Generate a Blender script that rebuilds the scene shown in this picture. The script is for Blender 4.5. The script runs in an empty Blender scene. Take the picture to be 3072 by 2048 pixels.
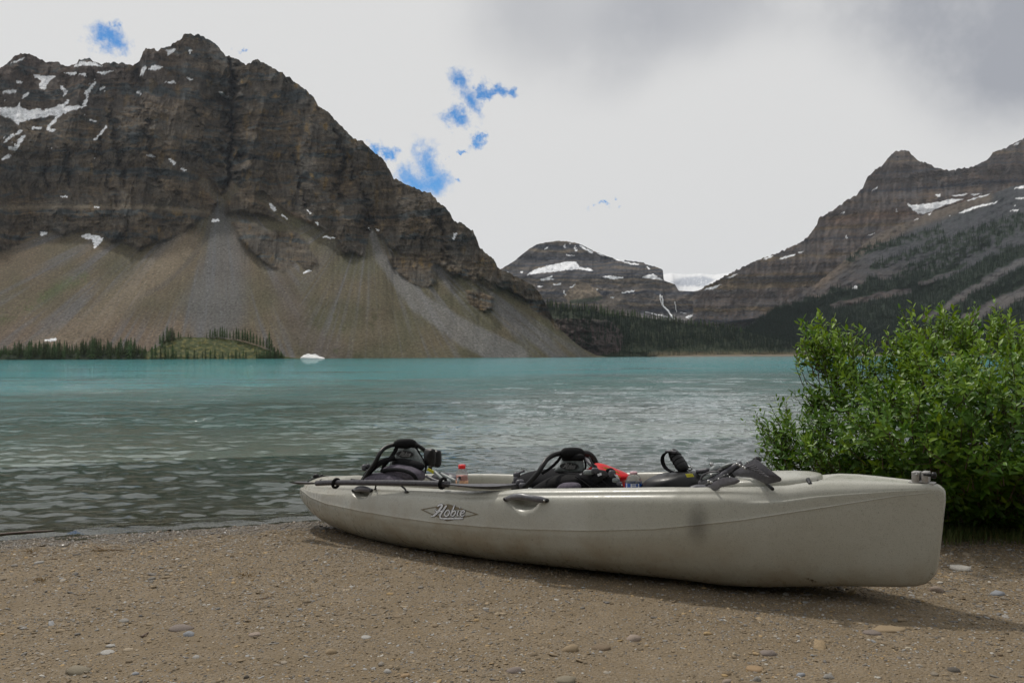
import bpy, bmesh, math, random
import numpy as np
from mathutils import Vector, Matrix, noise as mnoise
from mathutils.bvhtree import BVHTree

random.seed(7)
rng = np.random.default_rng(7)
sc = bpy.context.scene
COL = sc.collection

# ------------------------------------------------------------------ camera
FPX = 2389.3                      # focal length in pixels of the 3072 px wide photograph (28 mm)
CAM = np.array([0.0, 0.0, 1.10])  # metres above the lake
PITCH = math.radians(1.096)
ROLL = math.radians(0.24)
fw = np.array([0, math.cos(PITCH), math.sin(PITCH)])
up0 = np.array([0, -math.sin(PITCH), math.cos(PITCH)])
r0 = np.array([1.0, 0, 0])
rt = r0 * math.cos(ROLL) - up0 * math.sin(ROLL)
upv = up0 * math.cos(ROLL) + r0 * math.sin(ROLL)
cam_d = bpy.data.cameras.new('camera')
cam_d.lens = 28.0
cam_d.sensor_width = 36.0
cam_d.clip_start = 0.05
cam_d.clip_end = 60000
cam_o = bpy.data.objects.new('camera', cam_d)
COL.objects.link(cam_o)
M = Matrix(((rt[0], upv[0], -fw[0], CAM[0]), (rt[1], upv[1], -fw[1], CAM[1]), (rt[2], upv[2], -fw[2], CAM[2]), (0, 0, 0, 1)))
cam_o.matrix_world = M
sc.camera = cam_o


def ray(px, py):
    px = np.asarray(px, float)
    py = np.asarray(py, float)
    a = (px - 1536) / FPX
    b = (1024 - py) / FPX
    return np.stack([fw[i] + rt[i] * a + upv[i] * b for i in range(3)], -1)


def project(P):
    v = np.asarray(P, float) - CAM
    d = v @ fw
    return 1536 + FPX * (v @ rt) / d, 1024 - FPX * (v @ upv) / d


def at_depth(px, py, D):
    r = ray(px, py)
    return CAM + r * (np.asarray(D) / r[..., 1])[..., None]


# ------------------------------------------------------------------ light, sky, exposure
SUN_STRENGTH = 2.2
SKY_STRENGTH = 0.10
CLOUD = 0.71
sun_to = Vector((-0.43, 0.58, 1.02)).normalized()      # towards the sun: high, behind the boat and to the left
sd = bpy.data.lights.new('sun', 'SUN')
sd.energy = SUN_STRENGTH
sd.angle = math.radians(3.2)
sd.color = (1.0, 0.95, 0.87)
so = bpy.data.objects.new('sun', sd)
so.rotation_euler = sun_to.to_track_quat('Z', 'Y').to_euler()
so.location = (-30, 25, 60)
COL.objects.link(so)

world = bpy.data.worlds.new('World')
sc.world = world
world.use_nodes = True


class NT:
    """small helper for building node trees"""

    def __init__(self, tree):
        self.t = tree
        tree.nodes.clear()

    def n(self, kind, **kw):
        nd = self.t.nodes.new(kind)
        ins = kw.pop('ins', {})
        for k, v in kw.items():
            setattr(nd, k, v)
        for k, v in ins.items():
            self.set(nd, k, v)
        return nd

    def set(self, nd, k, v):
        sock = nd.inputs[k]
        if isinstance(v, bpy.types.NodeSocket):
            self.t.links.new(v, sock)
        elif isinstance(v, bpy.types.Node):
            self.t.links.new(v.outputs[0], sock)
        else:
            sock.default_value = v

    def math(self, op, a, b=None, c=None, clamp=False):
        nd = self.n('ShaderNodeMath', operation=op, use_clamp=clamp)
        for i, v in enumerate((a, b, c)):
            if v is not None:
                self.set(nd, i, v)
        return nd.outputs[0]

    def vmath(self, op, a, b=None):
        nd = self.n('ShaderNodeVectorMath', operation=op)
        self.set(nd, 0, a)
        if b is not None:
            self.set(nd, 1, b)
        return nd.outputs['Value'] if op in ('LENGTH', 'DOT_PRODUCT', 'DISTANCE') else nd.outputs[0]

    def mix(self, f, a, b, blend='MIX'):
        nd = self.n('ShaderNodeMix', data_type='RGBA', blend_type=blend)
        self.set(nd, 0, f)
        self.set(nd, 6, a)
        self.set(nd, 7, b)
        return nd.outputs[2]

    def noise(self, vec, scale, detail=4, rough=0.55, dist=0.0):
        nd = self.n('ShaderNodeTexNoise', ins={'Vector': vec, 'Scale': scale, 'Detail': detail, 'Roughness': rough, 'Distortion': dist})
        return nd.outputs['Fac']

    def smooth(self, v, a, b, lo=0.0, hi=1.0):
        nd = self.n('ShaderNodeMapRange', interpolation_type='SMOOTHSTEP', ins={0: v, 1: a, 2: b, 3: lo, 4: hi})
        return nd.outputs[0]


def build_world():
    w = NT(world.node_tree)
    tc = w.n('ShaderNodeTexCoord')
    d = tc.outputs['Generated']
    sky = w.n('ShaderNodeTexSky', sky_type='NISHITA', sun_disc=False)
    sky.sun_elevation = math.asin(sun_to.z)
    sky.sun_rotation = math.atan2(sun_to.x, sun_to.y)
    sky.altitude = 1900
    sky.ozone_density = 2.0
    blue = w.mix(1.0, sky.outputs[0], (0.30, 0.74, 1.02, 1), 'MULTIPLY')
    # warp the direction so that the edges of the openings are ragged
    nz = w.n('ShaderNodeTexNoise', ins={'Vector': d, 'Scale': 24.0, 'Detail': 9.0, 'Roughness': 0.68})
    wv = w.vmath('SUBTRACT', nz.outputs['Color'], (0.5, 0.5, 0.5))
    nz2 = w.n('ShaderNodeTexNoise', ins={'Vector': d, 'Scale': 7.0, 'Detail': 3.0})
    wv2 = w.vmath('SUBTRACT', nz2.outputs['Color'], (0.5, 0.5, 0.5))
    sc1 = w.n('ShaderNodeVectorMath', operation='SCALE', ins={0: wv, 'Scale': 0.075})
    sc2 = w.n('ShaderNodeVectorMath', operation='SCALE', ins={0: wv2, 'Scale': 0.04})
    dw = w.vmath('ADD', d, sc1.outputs[0])
    dsoft = w.vmath('ADD', d, sc2.outputs[0])
    # openings in the cloud: segments between two directions with a radius
    holes = [((300, 118), (345, 138), 0.016), ((340, 80), (350, 100), 0.008), ((700, 150), (725, 152), 0.005),
             ((1372, 245), (1430, 310), 0.0165), ((1450, 268), (1530, 268), 0.0105), ((1345, 342), (1380, 345), 0.014),
             ((1420, 400), (1432, 412), 0.008), ((1275, 480), (1285, 500), 0.019), ((1230, 535), (1300, 545), 0.021),
             ((1130, 440), (1180, 455), 0.010), ((1360, 540), (1375, 545), 0.005), ((1330, 470), (1400, 425), 0.004),
             ((1800, 625), (1815, 628), 0.005), ((1855, 602), (1865, 605), 0.004)]
    tot = None
    for a, b, r in holes:
        A = ray(*a); A /= np.linalg.norm(A)
        B = ray(*b); B /= np.linalg.norm(B)
        ab = B - A
        l2 = float(ab @ ab)
        da = w.vmath('SUBTRACT', dw, tuple(A))
        t = w.math('DIVIDE', w.vmath('DOT_PRODUCT', da, tuple(ab)), l2, clamp=True)
        pr = w.n('ShaderNodeVectorMath', operation='SCALE', ins={0: tuple(ab), 'Scale': t})
        dist = w.vmath('LENGTH', w.vmath('SUBTRACT', da, pr.outputs[0]))
        m = w.smooth(dist, r * 1.22, r * 0.05)
        tot = m if tot is None else w.math('MAXIMUM', tot, m)
    # grey undersides of the thicker cloud
    grey = None
    for c, rad, amt in [((1700, 60), 0.15, 0.34), ((1500, 30), 0.12, 0.28), ((1880, 120), 0.12, 0.26), ((2600, -80), 0.14, 0.55),
                        ((3000, -60), 0.18, 0.72), ((2950, 230), 0.12, 0.26), ((3350, 60), 0.22, 0.6), ((2250, -150), 0.16, 0.45),
                        ((2050, -10), 0.13, 0.3)]:
        A = ray(*c); A /= np.linalg.norm(A)
        dist = w.vmath('DISTANCE', dsoft, tuple(A))
        m = w.smooth(dist, rad, rad * 0.2, 0.0, amt)
        grey = m if grey is None else w.math('ADD', grey, m)
    gen = w.smooth(w.noise(d, 1.6, 5), 0.52, 0.75, 0.0, 0.55)          # the same kind of cloud all round the sky
    sep = w.n('ShaderNodeSeparateXYZ', ins={0: d})
    gen = w.math('MULTIPLY', gen, w.smooth(sep.outputs[2], 0.42, 0.6))
    grey = w.math('MULTIPLY', grey, w.smooth(w.noise(d, 5.0, 6, 0.6), 0.25, 0.62, 0.45, 1.0))
    grey = w.math('MAXIMUM', grey, gen, clamp=True)
    k = 1.0 / SKY_STRENGTH
    white = (CLOUD * 1.0 * k, CLOUD * 1.0 * k, CLOUD * 0.995 * k, 1)
    dark = (0.345 * k, 0.36 * k, 0.40 * k, 1)
    cloud = w.mix(w.smooth(grey, 0.0, 1.15), white, dark)
    out = w.mix(tot, cloud, blue)
    bg = w.n('ShaderNodeBackground', ins={'Color': out, 'Strength': SKY_STRENGTH})
    w.n('ShaderNodeOutputWorld', ins={'Surface': bg})


build_world()
vs = sc.view_settings
vs.view_transform = 'Standard'
vs.look = 'None'
vs.exposure = 0.0
vs.gamma = 1.0
vs.use_curve_mapping = False
sc.render.engine = 'CYCLES'
sc.cycles.max_bounces = 6
sc.cycles.diffuse_bounces = 3
sc.cycles.glossy_bounces = 3
sc.cycles.transparent_max_bounces = 12
sc.cycles.caustics_reflective = False
sc.cycles.caustics_refractive = False
sc.cycles.use_denoising = True
sc.cycles.sample_clamp_indirect = 6.0


# ------------------------------------------------------------------ helpers
def perlin(x, y, seed=0):
    x = np.asarray(x, np.float64); y = np.asarray(y, np.float64)
    xi = np.floor(x).astype(np.int64); yi = np.floor(y).astype(np.int64)
    xf = x - xi; yf = y - yi
    u = xf * xf * xf * (xf * (xf * 6 - 15) + 10)
    v = yf * yf * yf * (yf * (yf * 6 - 15) + 10)

    def g(ix, iy, fx, fy):
        h = (ix * 374761393 + iy * 668265263 + seed * 974634777) & 0xFFFFFFFF
        h = ((h ^ (h >> 13)) * 1274126177) & 0xFFFFFFFF
        h = h ^ (h >> 16)
        a = (h & 1023) * (2 * math.pi / 1024)
        return np.cos(a) * fx + np.sin(a) * fy
    a = g(xi, yi, xf, yf); b = g(xi + 1, yi, xf - 1, yf)
    c = g(xi, yi + 1, xf, yf - 1); d = g(xi + 1, yi + 1, xf - 1, yf - 1)
    return 1.5 * ((a * (1 - u) + b * u) * (1 - v) + (c * (1 - u) + d * u) * v)


def fbm(x, y, oct=4, seed=0, gain=0.5, lac=2.03):
    s = 0; a = 1; n = 0
    for i in range(oct):
        s = s + a * perlin(x * lac ** i, y * lac ** i, seed + i * 17)
        n += a; a *= gain
    return s / n


def ridged(x, y, oct=4, seed=0, gain=0.5):
    s = 0; a = 1; n = 0
    for i in range(oct):
        s = s + a * (1 - 2 * np.abs(perlin(x * 2.03 ** i, y * 2.03 ** i, seed + i * 31)))
        n += a; a *= gain
    return s / n


def sstep(a, b, x):
    t = np.clip((x - a) / (b - a), 0, 1)
    return t * t * (3 - 2 * t)


def inpoly(x, y, poly):
    inside = np.zeros(np.shape(x), bool)
    j = len(poly) - 1
    for i in range(len(poly)):
        xi, yi = poly[i]; xj, yj = poly[j]
        if yi != yj:
            c = ((yi > y) != (yj > y)) & (x < (xj - xi) * (y - yi) / (yj - yi) + xi)
            inside ^= c
        j = i
    return inside


def segdist(x, y, pts):
    d = np.full(np.shape(x), 1e9)
    for (ax, ay), (bx, by) in zip(pts[:-1], pts[1:]):
        vx, vy = bx - ax, by - ay
        t = np.clip(((x - ax) * vx + (y - ay) * vy) / (vx * vx + vy * vy + 1e-9), 0, 1)
        d = np.minimum(d, np.hypot(x - ax - t * vx, y - ay - t * vy))
    return d


def blur1(a, sig, axis):
    r = int(sig * 3) + 1
    k = np.exp(-0.5 * (np.arange(-r, r + 1) / sig) ** 2); k /= k.sum()
    pad = [(0, 0)] * a.ndim; pad[axis] = (r, r)
    ap = np.pad(a, pad, mode='edge')
    return np.apply_along_axis(lambda v: np.convolve(v, k, mode='valid'), axis, ap)


def mesh_from(name, V, F, smooth=True):
    me = bpy.data.meshes.new(name)
    V = np.asarray(V, np.float32).reshape(-1, 3)
    F = np.asarray(F, np.int32)
    me.vertices.add(len(V)); me.vertices.foreach_set('co', V.ravel())
    n, k = F.shape
    me.loops.add(n * k); me.loops.foreach_set('vertex_index', F.ravel())
    me.polygons.add(n)
    me.polygons.foreach_set('loop_start', np.arange(0, n * k, k, dtype=np.int32))
    me.polygons.foreach_set('loop_total', np.full(n, k, np.int32))
    if smooth:
        me.polygons.foreach_set('use_smooth', np.ones(n, bool))
    me.update(calc_edges=True)
    return me


def grid_faces(nr, nc, flip=False):
    i = np.arange(nr * nc).reshape(nr, nc)
    q = np.stack([i[:-1, :-1], i[:-1, 1:], i[1:, 1:], i[1:, :-1]], -1).reshape(-1, 4)
    return q[:, ::-1] if flip else q


def add_col(me, name, rgb):
    rgb = np.asarray(rgb, np.float32)
    if rgb.shape[-1] == 3:
        rgb = np.concatenate([rgb, np.ones(rgb.shape[:-1] + (1,), np.float32)], -1)
    at = me.color_attributes.new(name, 'FLOAT_COLOR', 'POINT')
    at.data.foreach_set('color', rgb.reshape(-1))


def add_f(me, name, v):
    at = me.attributes.new(name, 'FLOAT', 'POINT')
    at.data.foreach_set('value', np.asarray(v, np.float32).ravel())


def obj(name, me, mat=None, parent=None, label=None, cat=None, group=None, kind=None):
    o = bpy.data.objects.new(name, me)
    COL.objects.link(o)
    if mat is not None and me is not None:
        if len(me.materials) == 0:
            me.materials.append(mat)
    if parent is not None:
        o.parent = parent
        o.matrix_parent_inverse = PINV.get(parent.name, Matrix())
    tag(o, label, cat, group, kind)
    return o


PINV = {}


def tag(o, label=None, cat=None, group=None, kind=None):
    for k, v in (('label', label), ('category', cat), ('group', group), ('kind', kind)):
        if v:
            o[k] = v
    return o


def empty(name, loc, label=None, cat=None, group=None):
    o = bpy.data.objects.new(name, None)
    o.location = loc
    o.empty_display_size = 0.1
    COL.objects.link(o)
    PINV[o.name] = Matrix.Translation(-Vector(loc))      # children are given in world coordinates
    return tag(o, label, cat, group)


def mat(name):
    m = bpy.data.materials.new(name)
    m.use_nodes = True
    return m, NT(m.node_tree)


def simple_mat(name, col, rough=0.5, metal=0.0, nscale=60.0, namt=0.25, bump=0.0, bscale=200.0, spec=0.5, coat=0.0):
    m, t = mat(name)
    tc = t.n('ShaderNodeTexCoord')
    nz = t.noise(tc.outputs['Object'], nscale, 4, 0.6)
    f = t.smooth(nz, 0.3, 0.7, 1 - namt, 1 + namt)
    hs = t.n('ShaderNodeHueSaturation', ins={'Value': f, 'Color': tuple(col) + (1,)})
    rr = t.smooth(nz, 0.3, 0.7, max(0.02, rough - 0.08), min(1, rough + 0.08))
    p = t.n('ShaderNodeBsdfPrincipled', ins={'Base Color': hs.outputs[0], 'Roughness': rr, 'Metallic': metal, 'Specular IOR Level': spec, 'Coat Weight': coat})
    if bump:
        bz = t.noise(tc.outputs['Object'], bscale, 3, 0.6)
        b = t.n('ShaderNodeBump', ins={'Height': bz, 'Strength': bump, 'Distance': 0.004})
        t.set(p, 'Normal', b)
    t.n('ShaderNodeOutputMaterial', ins={'Surface': p})
    return m


def catmull(P, sub):
    P = np.asarray(P, float)
    n = len(P)
    Q = np.concatenate([[2 * P[0] - P[1]], P, [2 * P[-1] - P[-2]]])
    out = []
    for i in range(n - 1):
        p0, p1, p2, p3 = Q[i], Q[i + 1], Q[i + 2], Q[i + 3]
        for k in range(sub):
            t = k / sub
            out.append(0.5 * ((2 * p1) + (-p0 + p2) * t + (2 * p0 - 5 * p1 + 4 * p2 - p3) * t * t + (-p0 + 3 * p1 - 3 * p2 + p3) * t ** 3))
    out.append(P[-1])
    return np.array(out)


class MB:
    """collects shapes into one mesh"""

    def __init__(self):
        self.V = []; self.F = []; self.S = []

    def add(self, V, F, smooth=True):
        b = len(self.V)
        self.V += [tuple(map(float, v)) for v in V]
        self.F += [tuple(b + int(i) for i in f) for f in F]
        self.S += [smooth] * len(F)
        return self

    def tube(self, P, r, seg=8, sub=1, cap=True, flat=1.0, upref=(0, 0, 1)):
        P = np.asarray(P, float)
        r = np.broadcast_to(np.asarray(r, float), (len(P),)).copy()
        if sub > 1 and len(P) > 2:
            R4 = catmull(np.concatenate([P, r[:, None]], 1), sub)
            P, r = R4[:, :3], np.maximum(R4[:, 3], 1e-4)
        T = np.gradient(P, axis=0)
        T /= np.linalg.norm(T, axis=1)[:, None] + 1e-12
        u = np.cross(T[0], upref)
        if np.linalg.norm(u) < 1e-3:
            u = np.cross(T[0], (1, 0, 0.01))
        V = []
        for i in range(len(P)):
            u = u - T[i] * (u @ T[i])
            u /= np.linalg.norm(u) + 1e-12
            v = np.cross(T[i], u)
            for k in range(seg):
                a = 2 * math.pi * k / seg
                V.append(P[i] + r[i] * (math.cos(a) * u * flat + math.sin(a) * v))
        F = []
        for i in range(len(P) - 1):
            for k in range(seg):
                k2 = (k + 1) % seg
                F.append((i * seg + k, i * seg + k2, (i + 1) * seg + k2, (i + 1) * seg + k))
        if cap:
            F.append(tuple(range(seg - 1, -1, -1)))
            F.append(tuple((len(P) - 1) * seg + k for k in range(seg)))
        return self.add(V, F)

    def ball(self, c, rx, ry=None, rz=None, seg=14, rings=9, rot=None, power=1.0):
        ry = rx if ry is None else ry
        rz = rx if rz is None else rz
        V = []; F = []

        def sp(x):
            return math.copysign(abs(x) ** power, x)
        for i in range(rings + 1):
            th = math.pi * i / rings
            for k in range(seg):
                a = 2 * math.pi * k / seg
                p = np.array([sp(math.sin(th)) * sp(math.cos(a)) * rx, sp(math.sin(th)) * sp(math.sin(a)) * ry, sp(math.cos(th)) * rz])
                if rot is not None:
                    p = np.array(rot @ Vector(p))
                V.append(p + np.asarray(c))
        for i in range(rings):
            for k in range(seg):
                k2 = (k + 1) % seg
                F.append((i * seg + k, (i + 1) * seg + k, (i + 1) * seg + k2, i * seg + k2))
        return self.add(V, F)

    def lathe(self, c, prof, seg=20, axis=None):
        V = []; F = []
        R = Matrix.Identity(3) if axis is None else Vector((0, 0, 1)).rotation_difference(Vector(axis)).to_matrix()
        for r, z in prof:
            for k in range(seg):
                a = 2 * math.pi * k / seg
                V.append(np.array(R @ Vector((r * math.cos(a), r * math.sin(a), z))) + np.asarray(c))
        for i in range(len(prof) - 1):
            for k in range(seg):
                k2 = (k + 1) % seg
                F.append((i * seg + k, i * seg + k2, (i + 1) * seg + k2, (i + 1) * seg + k))
        F.append(tuple(range(seg - 1, -1, -1)))
        F.append(tuple((len(prof) - 1) * seg + k for k in range(seg)))
        return self.add(V, F)

    def slab(self, outline, thick, smooth=False):
        """closed outline of 3-D points, thickened by the vector `thick` (both sides)"""
        P = np.asarray(outline, float); t = np.asarray(thick, float)
        n = len(P)
        c = P.mean(0)
        V = list(P - t / 2) + list(P + t / 2) + [c - t / 2, c + t / 2]
        F = []
        for i in range(n):
            j = (i + 1) % n
            F.append((i, j, n + j, n + i))
            F.append((j, i, 2 * n))
            F.append((n + i, n + j, 2 * n + 1))
        return self.add(V, F, smooth)

    def pillow(self, outline, thick, rings=5, bulge=1.0):
        """cushion: the outline filled with rings that rise to both sides"""
        P = np.asarray(outline, float); t = np.asarray(thick, float)
        n = len(P); c = P.mean(0)
        V = []; F = []
        for side in (1, -1):
            base = len(V)
            for k in range(rings):
                f = 1 - (k / rings) ** 1.6
                h = math.sqrt(max(0, 1 - f * f)) if k else 0
                for p in P:
                    V.append(c + (p - c) * f + side * t / 2 * h * bulge)
            V.append(c + side * t / 2 * bulge)
            for k in range(rings - 1):
                for i in range(n):
                    j = (i + 1) % n
                    q = (base + k * n + i, base + k * n + j, base + (k + 1) * n + j, base + (k + 1) * n + i)
                    F.append(q if side > 0 else q[::-1])
            for i in range(n):
                j = (i + 1) % n
                q = (base + (rings - 1) * n + i, base + (rings - 1) * n + j, base + rings * n)
                F.append(q if side > 0 else q[::-1])
        return self.add(V, F)

    def box(self, c, ax, ay, az):
        c = np.asarray(c, float); ax = np.asarray(ax, float) / 2; ay = np.asarray(ay, float) / 2; az = np.asarray(az, float) / 2
        V = [c + sx * ax + sy * ay + sz * az for sx in (-1, 1) for sy in (-1, 1) for sz in (-1, 1)]
        F = [(0, 1, 3, 2), (4, 6, 7, 5), (0, 4, 5, 1), (2, 3, 7, 6), (0, 2, 6, 4), (1, 5, 7, 3)]
        return self.add(V, F, False)

    def mesh(self, name, bevel=0.0, weld=True):
        me = bpy.data.meshes.new(name)
        me.from_pydata(self.V, [], self.F)
        me.polygons.foreach_set('use_smooth', np.array(self.S, bool))
        bm = bmesh.new(); bm.from_mesh(me)
        if weld:
            bmesh.ops.remove_doubles(bm, verts=bm.verts, dist=1e-5)
        if bevel:
            ed = [e for e in bm.edges if len(e.link_faces) == 2 and e.calc_face_angle(0) > 0.6]
            bmesh.ops.bevel(bm, geom=ed, offset=bevel, segments=2, affect='EDGES', profile=0.5)
            for f in bm.faces:
                f.smooth = True
        bmesh.ops.recalc_face_normals(bm, faces=bm.faces)
        bm.to_mesh(me); bm.free()
        me.update()
        return me

# ------------------------------------------------------------------ mountains
def terrain_mat(name, fine=0.35, bump=0.5, bscale=0.35, dist=1.5):
    m, t = mat(name)
    a = t.n('ShaderNodeVertexColor', layer_name='Col')
    g = t.n('ShaderNodeNewGeometry')
    nz = t.noise(g.outputs['Position'], bscale, 6, 0.65)
    v = t.smooth(nz, 0.3, 0.7, 1 - fine, 1 + fine)
    hs = t.n('ShaderNodeHueSaturation', ins={'Value': v, 'Color': a.outputs[0]})
    b = t.n('ShaderNodeBump', ins={'Height': nz, 'Strength': bump, 'Distance': dist})
    p = t.n('ShaderNodeBsdfPrincipled', ins={'Base Color': hs.outputs[0], 'Roughness': 0.95, 'Specular IOR Level': 0.15, 'Normal': b})
    t.n('ShaderNodeOutputMaterial', ins={'Surface': p})
    return m


def interp(pts):
    p = np.array(pts, float)
    return lambda x: np.interp(x, p[:, 0], p[:, 1])


FLAT = {}


def terrain(name, xs, ridge, D0, rows, slope_fn, detail_fn, color_fn, jag=None, zbase=-1.0, base=None, sig=8, back=(60, 0.6), material=None, rowpow=1.0):
    xs = np.asarray(xs, float)
    nc = len(xs)
    yr = ridge(xs)
    if jag is not None:
        yr = yr + jag(xs)
    if base is None:
        r = ray(xs, np.full(nc, 1069.0))
        X = D0 * r[:, 0] / r[:, 1]
        _, yb = project(np.stack([X, D0, np.full(nc, zbase)], -1))
    else:
        yb = base(xs)
    yr = np.minimum(yr, yb - 1.0)
    t = np.linspace(0, 1, rows) ** rowpow
    PY = yb[None] + (yr - yb)[None] * t[:, None]
    PX = np.broadcast_to(xs[None], PY.shape).copy()
    R = ray(PX, PY)
    E = R[..., 2] / R[..., 1]
    S = slope_fn(PX, PY)
    lD = np.zeros_like(PY)
    lD[0] = np.log(D0)
    for k in range(1, rows):
        lD[k] = lD[k - 1] + np.maximum(E[k] - E[k - 1], 0) / np.maximum(S[k] - E[k], 0.12)
    if sig:
        lD = blur1(lD, sig, 1)
    D = np.exp(lD)
    Z = 1.1 + D * E
    off = detail_fn(PX, PY, D, Z, t[:, None]) * sstep(0, 0.06, t)[:, None]
    D = D + off
    P = CAM + R * (D / R[..., 1])[..., None]
    C = color_fn(PX, PY, D, P[..., 2], off)
    # the far side, falling away behind the ridge
    nb = 6
    Pb = []; Cb = []
    for k in range(1, nb + 1):
        dd = back[0] * k ** 1.5
        dirn = P[-1] - CAM; dirn = dirn / np.linalg.norm(dirn[:, :2], axis=1)[:, None]
        q = P[-1] + dirn * dd
        q[:, 2] = np.maximum(P[-1][:, 2] - dd * back[1] * (1 + 0.25 * perlin(xs / 40, np.full(nc, k * 1.0), 5)), -5)
        Pb.append(q); Cb.append(C[-1])
    Pall = np.concatenate([P, np.array(Pb)], 0)
    Call = np.concatenate([C, np.array(Cb)], 0)
    me = mesh_from(name, Pall, grid_faces(rows + nb, nc))
    add_col(me, 'Col', np.clip(Call, 0.003, 0.9))
    if name in FLAT:                                       # broken rock: facets instead of a smooth skin
        cmask = FLAT[name]['cm']; q = np.zeros((rows + nb - 1, nc - 1), bool)
        q[:rows - 1] = cmask[:-1, :-1] > 0.5
        me.polygons.foreach_set('use_smooth', ~q.ravel())
    o = obj(name, me, material, kind='structure')
    return dict(obj=o, PX=PX, PY=PY, P=P, C=C)


def mixc(a, b, f):
    f = np.clip(f, 0, 1)[..., None]
    return np.asarray(a) * (1 - f) + np.asarray(b) * f


def terr(z, h, s, sharp=0.6):
    f = z / h - np.floor(z / h)
    return h / s * (sstep(sharp, 1.0, f) - f)


ROCK_MAT = terrain_mat('rock_and_scree', 0.30, 0.7, 0.30, 1.6)
FAR_MAT = terrain_mat('far_rock', 0.22, 0.5, 0.08, 4.0)

SNOW = np.array([0.80, 0.81, 0.83])


def left_mountain():
    sky = interp([(-700, 330), (-500, 260), (-300, 300), (-150, 230), (-60, 225), (0, 205), (20, 192), (45, 168), (60, 161), (80, 161), (105, 168), (122, 180), (140, 187), (165, 184), (182, 192), (200, 200), (215, 195), (232, 190), (236, 180), (250, 177), (265, 175), (282, 185), (305, 193), (320, 188), (345, 188), (370, 190), (400, 197), (410, 189), (418, 185), (430, 152), (450, 144), (470, 152), (485, 146), (500, 142), (520, 130), (545, 118), (552, 101), (575, 103), (605, 107), (625, 118), (650, 135), (675, 165), (690, 170), (715, 180), (735, 193), (750, 190), (765, 178), (790, 188), (830, 210), (860, 228), (890, 250), (920, 272), (940, 290), (955, 318), (990, 340), (1000, 355), (1030, 385), (1060, 415), (1090, 425), (1120, 455), (1150, 478), (1165, 505), (1180, 532), (1215, 552), (1265, 572), (1290, 580), (1305, 590), (1312, 607), (1330, 615), (1350, 640), (1357, 655), (1365, 665), (1385, 667), (1405, 685), (1420, 693), (1432, 722), (1440, 745), (1465, 765), (1480, 775), (1495, 805), (1530, 820), (1570, 840), (1600, 857), (1622, 882), (1642, 920), (1658, 955), (1682, 988), (1712, 1017), (1750, 1046), (1790, 1066), (1830, 1071)])
    xs = np.arange(-420, 1832, 2.75)
    D0 = np.interp(xs, [-420, 0, 850, 1400, 1700, 1830], [820, 880, 900, 930, 1040, 1180])
    cb = interp([(-420, 760), (0, 738), (60, 730), (120, 700), (200, 702), (270, 700), (330, 722), (400, 740), (420, 748), (480, 725), (560, 690), (620, 650), (655, 618), (690, 640), (740, 652), (800, 640), (870, 680), (960, 700), (1000, 735), (1050, 760), (1090, 770), (1115, 690), (1150, 720), (1200, 762), (1250, 790), (1320, 800), (1360, 830), (1400, 838), (1480, 855), (1560, 880), (1640, 960), (1840, 1075)])
    isl = [[(690, 665), (740, 660), (800, 690), (890, 695), (915, 720), (950, 780), (955, 790), (920, 812), (890, 785), (870, 805), (850, 818), (800, 798), (740, 748), (712, 710)],
           [(1158, 765), (1200, 770), (1260, 785), (1300, 815), (1312, 840), (1300, 862), (1270, 866), (1225, 845), (1180, 805)],
           [(1395, 868), (1440, 872), (1482, 890), (1478, 925), (1452, 935), (1410, 915)],
           [(1512, 832), (1560, 840), (1605, 858), (1636, 895), (1625, 908), (1580, 898), (1540, 880)]]
    couloirs = [([(690, 165), (704, 200), (706, 258), (690, 300), (700, 380), (693, 430), (692, 500), (690, 560), (655, 620)], 9, 70),
                ([(1000, 560), (1010, 600), (1015, 560), (1040, 470), (1010, 395)], 9, 45),
                ([(1110, 690), (1105, 640), (1080, 560), (1060, 480)], 10, 45),
                ([(372, 560), (368, 500), (350, 430), (330, 330)], 10, 40),
                ([(325, 570), (320, 500), (300, 420)], 7, 30),
                ([(210, 560), (205, 500), (200, 440)], 7, 30),
                ([(140, 560), (138, 500)], 6, 25),
                ([(590, 480), (600, 400), (585, 330)], 8, 30),
                ([(1345, 790), (1330, 720), (1300, 640)], 10, 40),
                ([(920, 620), (905, 540), (880, 470)], 9, 35),
                ([(470, 560), (455, 470), (440, 380), (420, 300), (405, 215)], 12, 40)]

    cache = {}

    def cliffmask(PX, PY):
        w1 = fbm(PX / 60, PY / 60, 4, 11) * 26 + fbm(PX / 18, PY / 18, 3, 12) * 9
        m = sstep(6, -6, PY + w1 - cb(PX))
        # the debris chute below the main gully and strips of rubble between the buttresses
        strip = segdist(PX + w1 * 0.5, PY + w1 * 0.4, [(700, 560), (655, 625)])
        m *= sstep(10, 18, strip)
        for pts, wd in (([(785, 590), (850, 650), (960, 700), (1000, 730)], 14), ([(610, 545), (650, 590)], 14), ([(1010, 540), (1015, 600), (1000, 640)], 0.1)):
            m *= sstep(wd * 0.7, wd * 1.3, segdist(PX + w1 * 0.4, PY + w1 * 0.3, pts))
        im = np.zeros_like(PX); ig = np.zeros_like(PX)
        for p in isl:
            ins = inpoly(PX + w1 * 0.45, PY + w1 * 0.35, p).astype(float)
            im = np.maximum(im, ins)
            y0, y1 = min(q[1] for q in p), max(q[1] for q in p)
            ig = np.maximum(ig, ins * np.clip((PY - y0) / (y1 - y0), 0, 1))
        im = blur1(blur1(im, 1.2, 0), 1.2, 1)
        cache['ig'] = blur1(blur1(ig, 1.5, 0), 1.5, 1)
        return np.clip(m + im, 0, 1), im

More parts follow.
